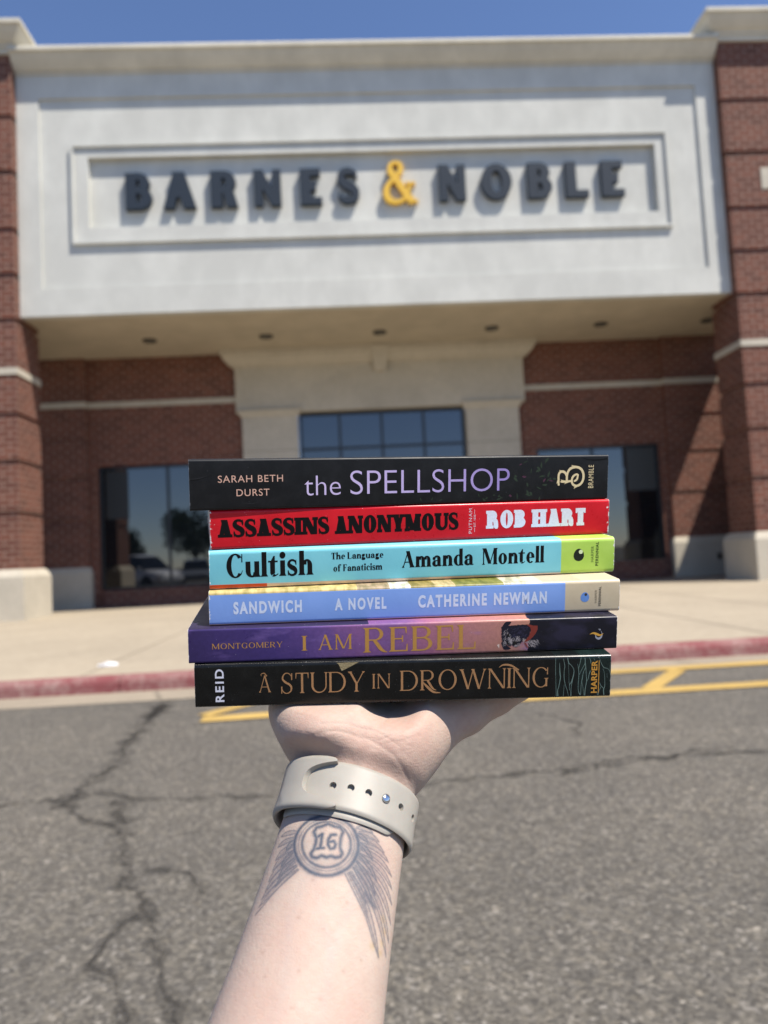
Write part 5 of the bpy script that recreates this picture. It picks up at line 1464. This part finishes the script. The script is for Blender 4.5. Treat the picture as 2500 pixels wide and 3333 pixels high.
for (a_, s_), r_, al in [((17.3, 32.9), 4, 0.42), ((20.3, 37.7), 5, 0.42), ((21.5, 42.8), 5, 0.36), ((18.8, 47.5), 4, 0.28), ((31.0, 46.2), 4, 0.22), ((34.0, 55.5), 4, 0.4), ((35.0, 50.4), 4, 0.25), ((-48.3, 39.9), 5, 0.45), ((-47.1, 45.4), 5, 0.4), ((-46.9, 52.3), 5, 0.35), ((-54.4, 58.8), 5, 0.32), ((-37.8, 49.7), 4, 0.3), ((-9.4, 48.0), 3.5, 0.25), ((-17.9, 48.4), 3, 0.22), ((-0.0, 46.5), 3, 0.25), ((-31.3, 41.7), 2.2, 0.25), ((7.5, 38.0), 2.2, 0.28), ((-17.8, 35.6), 5, 0.15), ((43.2, 53.0), 4, 0.15), ((50.8, 62.7), 3, 0.12), ((11.7, 40.7), 1.6, 0.42), ((2.6, 48.3), 1.6, 0.42), ((-14.1, 50.5), 1.6, 0.42), ((-29.4, 46.7), 1.6, 0.42), ((-38.0, 37.4), 1.6, 0.42), ((-25.8, 30.0), 1.6, 0.42), ((-4.5, 29.0), 1.6, 0.42), ((8.5, 33.4), 1.6, 0.42)]:
    c_ = flatc(a_, s_)
    shade = 1 - (1 - shade) * (1 - al * dots * np.exp(-(np.linalg.norm(Q - c_, axis=1) / (r_ * 1.25)) ** 2))
och = np.zeros(len(near))
for (a_, s_), r_, al in [((52.4, 60.1), 1.6, 0.4), ((56.3, 64.1), 1.6, 0.4), ((55.6, 68.7), 1.6, 0.4), ((54.3, 72.3), 1.6, 0.4), ((44.4, 71.4), 1.6, 0.4)]:
    och = np.maximum(och, al * np.exp(-(np.linalg.norm(Q - flatc(a_, s_), axis=1) / r_) ** 2))
cc = colr[near]
cc = cc * (1 - och[:, None]) + np.array([0.40, 0.27, 0.09]) * och[:, None]
tot = np.clip(1 - (1 - ink * .93) * (1 - shade * .85), 0, .92)[:, None]
cc = cc * (1 - tot) + np.array([0.024, 0.046, 0.080]) * tot
colr[near] = cc
Wp = (P / 1000.0) @ RM.T + OST
Wp = Wp @ CW.T + np.array(CPOS)
org = st2w((-0.03, -0.02, 0.02))
me2.vertices.foreach_set('co', (Wp - org).astype(np.float32).ravel())
me2.flip_normals() if False else None
at = me2.color_attributes.new('tint', 'FLOAT_COLOR', 'POINT')
at.data.foreach_set('color', np.concatenate([np.clip(colr, 0, 1), np.ones((nv, 1))], 1).astype(np.float32).ravel())
for p in me2.polygons: p.use_smooth = True
me2.update()
skin = mat('skin', rough=0.55, spec=0.28)
n = N(skin)
atn = n.n('VertexColor', layer_name='tint')
n.color(atn.outputs['Color'])
n.b.inputs['Subsurface Weight'].default_value = 0.22
n.b.inputs['Subsurface Radius'].default_value = (1.0, 0.35, 0.2)
n.b.inputs['Subsurface Scale'].default_value = 0.004
oc = n.coord('Object')
vz = n.n('TexVoronoi', feature='DISTANCE_TO_EDGE'); vz.inputs['Scale'].default_value = 1100
n.l(n.mapping(oc, (1, 1, 0.6)), vz.inputs['Vector'])
vy = n.n('TexVoronoi', feature='DISTANCE_TO_EDGE'); vy.inputs['Scale'].default_value = 330
n.l(n.mapping(oc, (0.55, 1.0, 1.5)), vy.inputs['Vector'])
hh = n.math('ADD', n.math('MULTIPLY', vz.outputs[0], 0.8), n.math('ADD', n.noise(oc, 420, 4, 0.6), n.math('MULTIPLY', vy.outputs[0], 0.9)))
n.bump(hh, 0.24, 0.0007)
n.rough(n.maprange(n.noise(oc, 160, 4), 0.3, 0.7, 0.50, 0.66))
me2.materials.clear(); me2.materials.append(skin)
o = link('person', me2)
o.location = org
tag(o, 'bare forearm and open hand with winged number tattoo holding up the stack of books', 'person')

# --- watch
def apt(angd, s_, off):
    """point off millimetres above the skin at an angle round the wrist"""
    a = np.interp(s_, S_S, S_A); b = a * np.interp(s_, S_S, S_R)
    t = math.radians(angd)
    p = AP0 + AA * s_ + AXL * (a + off) * math.sin(t) + AN * (b + off) * math.cos(t)
    return np.array(st2w(p / 1000.0))
WATCH = empty('wrist_watch', st2w((AP0 + AA * 13.5) / 1000))
tag(WATCH, 'beige silicone wrist watch strap with punched holes and steel pin around the wrist', 'watch')
wo = np.array(WATCH.location)
silm = mat('beige_silicone', (0.66, 0.62, 0.55), 0.50, spec=0.4)
_n = N(silm); _o = _n.coord('Object')
_n.color(_n.mix(_n.maprange(_n.noise(_o, 90, 4), 0.3, 0.7), (0.285, 0.265, 0.228), (0.32, 0.298, 0.257)))
_n.bump(_n.noise(_o, 900, 3), 0.05, 0.0003)
_n.b.inputs['Subsurface Weight'].default_value = 0.08
_n.b.inputs['Subsurface Scale'].default_value = 0.002
def strap(name, angs, smid, half, off0, off1, endcut=None, parent=None, m=None, nw=28):
    """closed solid band; cross-section is a rounded rectangle"""
    rings = []
    r = 0.9
    for i, a in enumerate(angs):
        o0 = off0(a) if callable(off0) else off0
        o1 = off1(a) if callable(off1) else off1
        sm = smid(a) if callable(smid) else smid
        hf = half(a) if callable(half) else half
        sec = []
        for k in range(nw + 1):
            w_ = -1 + 2 * k / nw
            e = max(0.0, 1 - ((1 - abs(w_)) / 0.14)) if abs(w_) > .86 else 0.0
            sec.append((w_ * hf, o1 - (o1 - o0) * .42 * e ** 2))
        for k in range(nw, -1, -1):
            w_ = -1 + 2 * k / nw
            e = max(0.0, 1 - ((1 - abs(w_)) / 0.14)) if abs(w_) > .86 else 0.0
            sec.append((w_ * hf, o0 + (o1 - o0) * .42 * e ** 2))
        ring = []
        for w_, of in sec:
            aa = a + (endcut(w_ / hf, i, len(angs)) if endcut else 0)
            ring.append(apt(aa, sm + w_, of) - wo)
        rings.append(ring)
    g = G(); g.rings(rings, True, False)
    n2 = 2 * (nw + 1)
    for base_ in (0, (len(rings) - 1) * n2):
        for k in range(nw): g.f.append((base_ + k, base_ + k + 1, base_ + n2 - 2 - k, base_ + n2 - 1 - k))
    o = g.build(name, m or silm, None, smooth=True)
    bm = bmesh.new(); bm.from_mesh(o.data); bmesh.ops.recalc_face_normals(bm, faces=bm.faces); bm.to_mesh(o.data); bm.free()
    o.parent = parent
    try: o.data.set_sharp_from_angle(angle=math.radians(50))
    except Exception: pass
    return o
# tail with the holes: from the thumb side over the front, tucking in at the little-finger side
tail = strap('strap_tail', list(np.linspace(178, -48, 120)), lambda a: 13.6 + 0.012 * max(0, a), 11.2, lambda a: 1.5, 3.6, None, WATCH)
HOLES = [(-17.1, 13.9), (-2.3, 13.3), (12.6, 13.3), (28.1, 13.0), (45.5, 13.1), (67.8, 13.2), (87.1, 14.0)]
cg = G()
for i, (a_, s_) in enumerate(HOLES):
    c0, c1 = Vector(apt(a_, s_ + .6, 1.2) - wo), Vector(apt(a_, s_ + .6, 6.0) - wo)
    d = (c1 - c0).normalized(); xx = Vector(CW @ (RM @ AA)).normalized(); xx = (xx - d * xx.dot(d)).normalized(); yy = d.cross(xx)
    an = [t * 2 * math.pi / 20 for t in range(20)]
    cg.rings([[c + xx * 0.00165 * math.cos(t) + yy * 0.00165 * math.sin(t) for t in an] for c in (c0, c1)])
cut = cg.build('cutter', silm)
bm = bmesh.new(); bm.from_mesh(cut.data); bmesh.ops.recalc_face_normals(bm, faces=bm.faces); bm.to_mesh(cut.data); bm.free()
cut.location = WATCH.location
bpy.context.view_layer.update()
bo = tail.modifiers.new('b', 'BOOLEAN'); bo.operation = 'DIFFERENCE'; bo.object = cut; bo.solver = 'EXACT'
nm = bpy.data.meshes.new_from_object(tail.evaluated_get(bpy.context.evaluated_depsgraph_get()))
tail.modifiers.clear(); tail.data = nm; nm.name = 'strap_tail'
for p in nm.polygons: p.use_smooth = True
try: nm.set_sharp_from_angle(angle=math.radians(40))
except Exception: pass
bpy.data.objects.remove(cut)
# outer loop on the little-finger side, its open end scooped where the tail slips under
def cutend(w_, i, n_):
    k = max(0.0, (i - (n_ - 40)) / 39.0)
    e = 1 - min(1, abs(w_ + .02) / .76) ** 3.0
    tip = max(0, (abs(w_) - .86) / .14)
    return k * (-25 * e + (7 if w_ > .5 else 0) * (1 - e) - 9 * tip ** 2)
loop_ = strap('strap_loop', list(np.linspace(-180, -17, 110)), lambda a: 14.0, lambda a: 12.6, lambda a: 1.6 + 2.15 * max(0, min(1, (a + 110) / 50)), lambda a: 4.0 + 2.6 * max(0, min(1, (a + 110) / 50)), cutend, WATCH)
under = strap('under_strap', list(np.linspace(-70, 52, 70)), 16.6, lambda a: 11.0 * math.sqrt(max(0.02, 1 - max(0, (a - 36) / 16.5) ** 2)), 0.25, 1.45, None, WATCH)
# pin
c0, d0 = Vector(apt(28.1, 13.6, 2.7) - wo), None
d0 = (Vector(apt(28.1, 13.6, 6) - wo) - c0).normalized()
xx = Vector(CW @ (RM @ AA)).normalized(); xx = (xx - d0 * xx.dot(d0)).normalized(); yy = d0.cross(xx)
g = G()
an = [t * 2 * math.pi / 24 for t in range(24)]
g.rings([[c0 + d0 * h_ / 1000 + (xx * math.cos(t) + yy * math.sin(t)) * r_ / 1000 for t in an] for r_, h_ in ((1.5, -1), (1.5, 1.0), (2.0, 1.0), (2.05, 1.5), (1.8, 1.8), (1.0, 2.05), (0.1, 2.1))])
g.build('pin', mat('polished_steel', (0.62, 0.64, 0.66), 0.22, 1.0), WATCH, smooth=True)
# case on the back of the wrist
cc0 = apt(180, 13.5, 0) - wo
dn = Vector(-(CW @ (RM @ AN))); d1 = Vector(CW @ (RM @ AA)); d2 = Vector(CW @ (RM @ AXL))
def rr_(hx, hy, r_, nseg=6):
    out = []
    for cx_, cy_, a0 in ((hx - r_, hy - r_, 0), (-hx + r_, hy - r_, 90), (-hx + r_, -hy + r_, 180), (hx - r_, -hy + r_, 270)):
        for k in range(nseg + 1):
            t = math.radians(a0 + 90 * k / nseg)
            out.append((cx_ + r_ * math.cos(t), cy_ + r_ * math.sin(t)))
    return out
g = G()
g.rings([[Vector(cc0) + dn * h_ / 1000 + d1 * a_ / 1000 + d2 * b_ / 1000 for a_, b_ in rr_(21 - i_, 18 - i_, 8 - i_ * .5)] for h_, i_ in ((0.5, 3), (2.5, .5), (5, 0), (8, .3), (10, 1.6))])
g.build('watch_case', mat('case_metal', (0.55, 0.54, 0.52), 0.3, 1.0), WATCH, smooth=True)
g = G()
g.rings([[Vector(cc0) + dn * h_ / 1000 + d1 * a_ / 1000 + d2 * b_ / 1000 for a_, b_ in rr_(19.2 - i_, 16.2 - i_, 7)] for h_, i_ in ((9.9, 0), (10.6, .4), (10.9, 1.4))])
g.build('watch_screen', mat('screen_glass', (0.01, 0.01, 0.012), 0.05), WATCH, smooth=True)
#REFMARK
# ------------------------------------------------------------------ car park behind the camera, seen mirrored in the shop windows
def make_car(label, loc, rz, paint, L, Wd, Hh, suv):
    root = empty('parked_car', loc)
    root.rotation_euler = (0, 0, rz)
    tag(root, label, 'car')
    bm_ = mat('car_paint', paint, 0.28, 0.0, Coat_Weight=0.6, **{}) if False else mat('car_paint', paint, 0.28)
    bm_.node_tree.nodes['Principled BSDF'].inputs['Coat Weight'].default_value = 0.6
    gl = mat('car_glass', (0.012, 0.014, 0.016), 0.05)
    blk = mat('car_rubber', (0.02, 0.02, 0.02), 0.8)
    hw_ = Wd / 2
    belt = Hh * (0.60 if suv else 0.62)
    hood = Hh * (0.57 if suv else 0.58)
    # lower body: stations along x (front at +x)
    st_ = [(-L / 2, .42, belt * .80, .80), (-L / 2 + .06, .28, belt * .97, .92), (-L / 2 + .5, .24, belt, .98), (-L * .1, .22, belt, 1.0), (L * .16, .22, belt, 1.0), (L * .22, .22, hood + .05, .99), (L / 2 - .45, .24, hood - .05, .95), (L / 2 - .08, .28, hood * .82, .86), (L / 2, .40, hood * .66, .74)]
    rings = []
    for x, z0, z1, k in st_:
        w_ = hw_ * k
        zm = (z0 + z1) / 2
        rings.append([(x, -w_ * .88, z0), (x, w_ * .88, z0), (x, w_ * .98, z0 + .12), (x, w_, zm), (x, w_ * .95, z1 - .07), (x, w_ * .84, z1), (x, -w_ * .84, z1), (x, -w_ * .95, z1 - .07), (x, -w_, zm), (x, -w_ * .98, z0 + .12)])
    g = G(); g.rings(rings)
    body = g.build('body', bm_, root, smooth=True)
    md_ = body.modifiers.new('s', 'SUBSURF'); md_.levels = 1; md_.render_levels = 2
    xr = -L / 2 + .12 if suv else -L * .30
    gx = [(xr - (.0 if suv else .32), belt - .03, .86), (xr + (.16 if suv else .28), Hh - .06, .72), (xr + .6, Hh, .72), (L * .02, Hh - .01, .72), (L * .13, Hh - .10, .70), (L * .27, belt - .04, .82)]
    rings = []
    for x, z, k in gx:
        w_ = hw_ * k
        rings.append([(x, -hw_ * .86, belt - .05), (x, hw_ * .86, belt - .05), (x, w_, max(z - .05, belt - .04)), (x, w_ * .85, z), (x, -w_ * .85, z), (x, -w_, max(z - .05, belt - .04))])
    g = G(); g.rings(rings)
    g.build('cabin_glass', gl, root, smooth=False)
    g = G()
    rings = [[(x, -hw_ * .63, z0), (x, hw_ * .63, z0), (x, hw_ * .58, z0 + .035), (x, -hw_ * .58, z0 + .035)] for x, z0 in ((xr + .17, Hh - .05), (xr + .6, Hh + .004), (L * .02, Hh - .004), (L * .125, Hh - .09))]
    g.rings(rings)
    g.build('roof', bm_, root, bevel=0.01)
    for sx_ in (-1, 1):
        for px_ in ((xr + .95), (L * .0)):
            g = G(); y0 = sx_ * hw_ * .79
            g.tube([(px_, sx_ * hw_ * .865, belt - .03), (px_, sx_ * hw_ * .735, Hh - .06)], .035, 6)
            g.build('door_pillar', bm_, root)
        for wx in (-L * .31, L * .31):
            r_ = .36 if suv else .32
            an = [t * 2 * math.pi / 28 for t in range(28)]
            g = G()
            y = sx_ * hw_
            g.rings([[(wx + rr * math.cos(t), y - sx_ * d_, r_ + rr * math.sin(t)) for t in an] for rr, d_ in ((r_ - .10, .20), (r_, .20), (r_, .01), (r_ - .03, -.015), (r_ - .11, -.01))])
            wl_ = g.build('wheel', blk, root, smooth=True)
            g = G()
            g.rings([[(wx + rr * math.cos(t), y - sx_ * d_, r_ + rr * math.sin(t)) for t in an] for rr, d_ in ((r_ - .115, .0), (r_ - .13, .03), (.06, .01), (.04, -.012))])
            g.build('rim', mat('rim_metal', (0.4, 0.4, 0.41), 0.3, 1.0), wl_, smooth=True)
        g = G(); g.box(L / 2 - .22, L / 2 - .03, sx_ * hw_ * .62 - .16, sx_ * hw_ * .62 + .16, hood * .66, hood * .66 + .13)
        g.build('headlight', mat('lamp_glass', (0.7, 0.7, 0.72), 0.08), root, bevel=0.04)
        g = G(); g.box(-L / 2 - .01, -L / 2 + .1, sx_ * hw_ * .66 - .12, sx_ * hw_ * .66 + .12, belt * .72, belt * .9)
        g.build('tail_light', mat('red_lens', (0.3, 0.01, 0.01), 0.15), root, bevel=0.03)
        g = G(); g.box(L * .2, L * .24, sx_ * (hw_ * 1.02) - .07, sx_ * (hw_ * 1.02) + .07, belt, belt + .12)
        g.build('wing_mirror', bm_, root, bevel=0.03)
    return root
make_car('white sport utility car parked left, mirrored in the left window', (-10.6, 0.6, 0.0), math.radians(35), (0.80, 0.80, 0.80), 4.6, 1.86, 1.72, True)
make_car('grey low saloon car parked behind, mirrored beside the white car', (-9.2, -5.6, 0.0), math.radians(80), (0.20, 0.21, 0.22), 4.6, 1.80, 1.45, False)

def make_tree(label, x, y, h_, r_, seed):
    R_ = random.Random(seed)
    root = empty('leafy_tree', (x, y, 0))
    tag(root, label, 'tree', 'trees across the car park')
    g = G()
    g.tube([(0, 0, -.05), (.03, .02, h_ * .2), (-.05, .05, h_ * .42), (.05, 0, h_ * .7)], [.2, .15, .11, .04], 8)
    tips = []
    for k in range(9):
        a = R_.uniform(0, 6.28); z0 = h_ * R_.uniform(.25, .55); l = r_ * R_.uniform(.5, .85)
        tip = (math.cos(a) * l, math.sin(a) * l, z0 + h_ * R_.uniform(.12, .35))
        g.tube([(0, 0, z0), (tip[0] * .5, tip[1] * .5, z0 + (tip[2] - z0) * .6), tip], [.07, .045, .015], 6)
        tips.append(tip)
    g.build('trunk', BARK, root, smooth=True)
    g = G()
    cl = [(t[0], t[1], t[2], r_ * R_.uniform(.32, .5)) for t in tips] + [(0, 0, h_ * .8, r_ * .5), (0, 0, h_ * .62, r_ * .6)]
    for k in range(4200):
        c = R_.choice(cl)
        d = Vector((R_.gauss(0, 1), R_.gauss(0, 1), R_.gauss(0, 1))).normalized() * c[3] * R_.random() ** .35
        p = Vector(c[:3]) + d
        a_ = Vector((R_.gauss(0, 1), R_.gauss(0, 1), R_.gauss(0, 1))).normalized(); b_ = a_.orthogonal().normalized()
        s_ = R_.uniform(.10, .22)
        g.add([p - a_ * s_, p + b_ * s_ * .5, p + a_ * s_, p - b_ * s_ * .5], [(0, 1, 2, 3)])
    g.build('crown', LEAFM, root)
BARK = m_concrete('bark', (0.10, 0.075, 0.055), 8)
LEAFM = mat('leaves', (0.05, 0.085, 0.025), 0.6, spec=0.3)
_n = N(LEAFM); _n.color(_n.ramp(_n.noise(_n.coord('Object'), 1.1, 4), [(0.3, (0.028, 0.055, 0.018)), (0.7, (0.075, 0.115, 0.035))]))
for i, (lab, x, y, h_, r_) in enumerate((('broad low tree at the far left behind the car park', -25, -24, 4.6, 3.2), ('small round tree second from the left behind the car park', -19.5, -25, 4.2, 2.4), ('tallest bushy tree behind the parked cars', -13.2, -24, 5.9, 3.0), ('wide dense tree next right of the tallest one', -7.6, -25, 5.2, 3.1), ('slim young tree straight behind the camera', -1.5, -26, 4.6, 2.2), ('spreading tree right of the camera behind the car park', 6.5, -25, 5.0, 3.0), ('dark round tree at the far right behind the car park', 15, -25, 5.2, 3.2))):
    make_tree(lab, x, y, h_, r_, 20 + i)
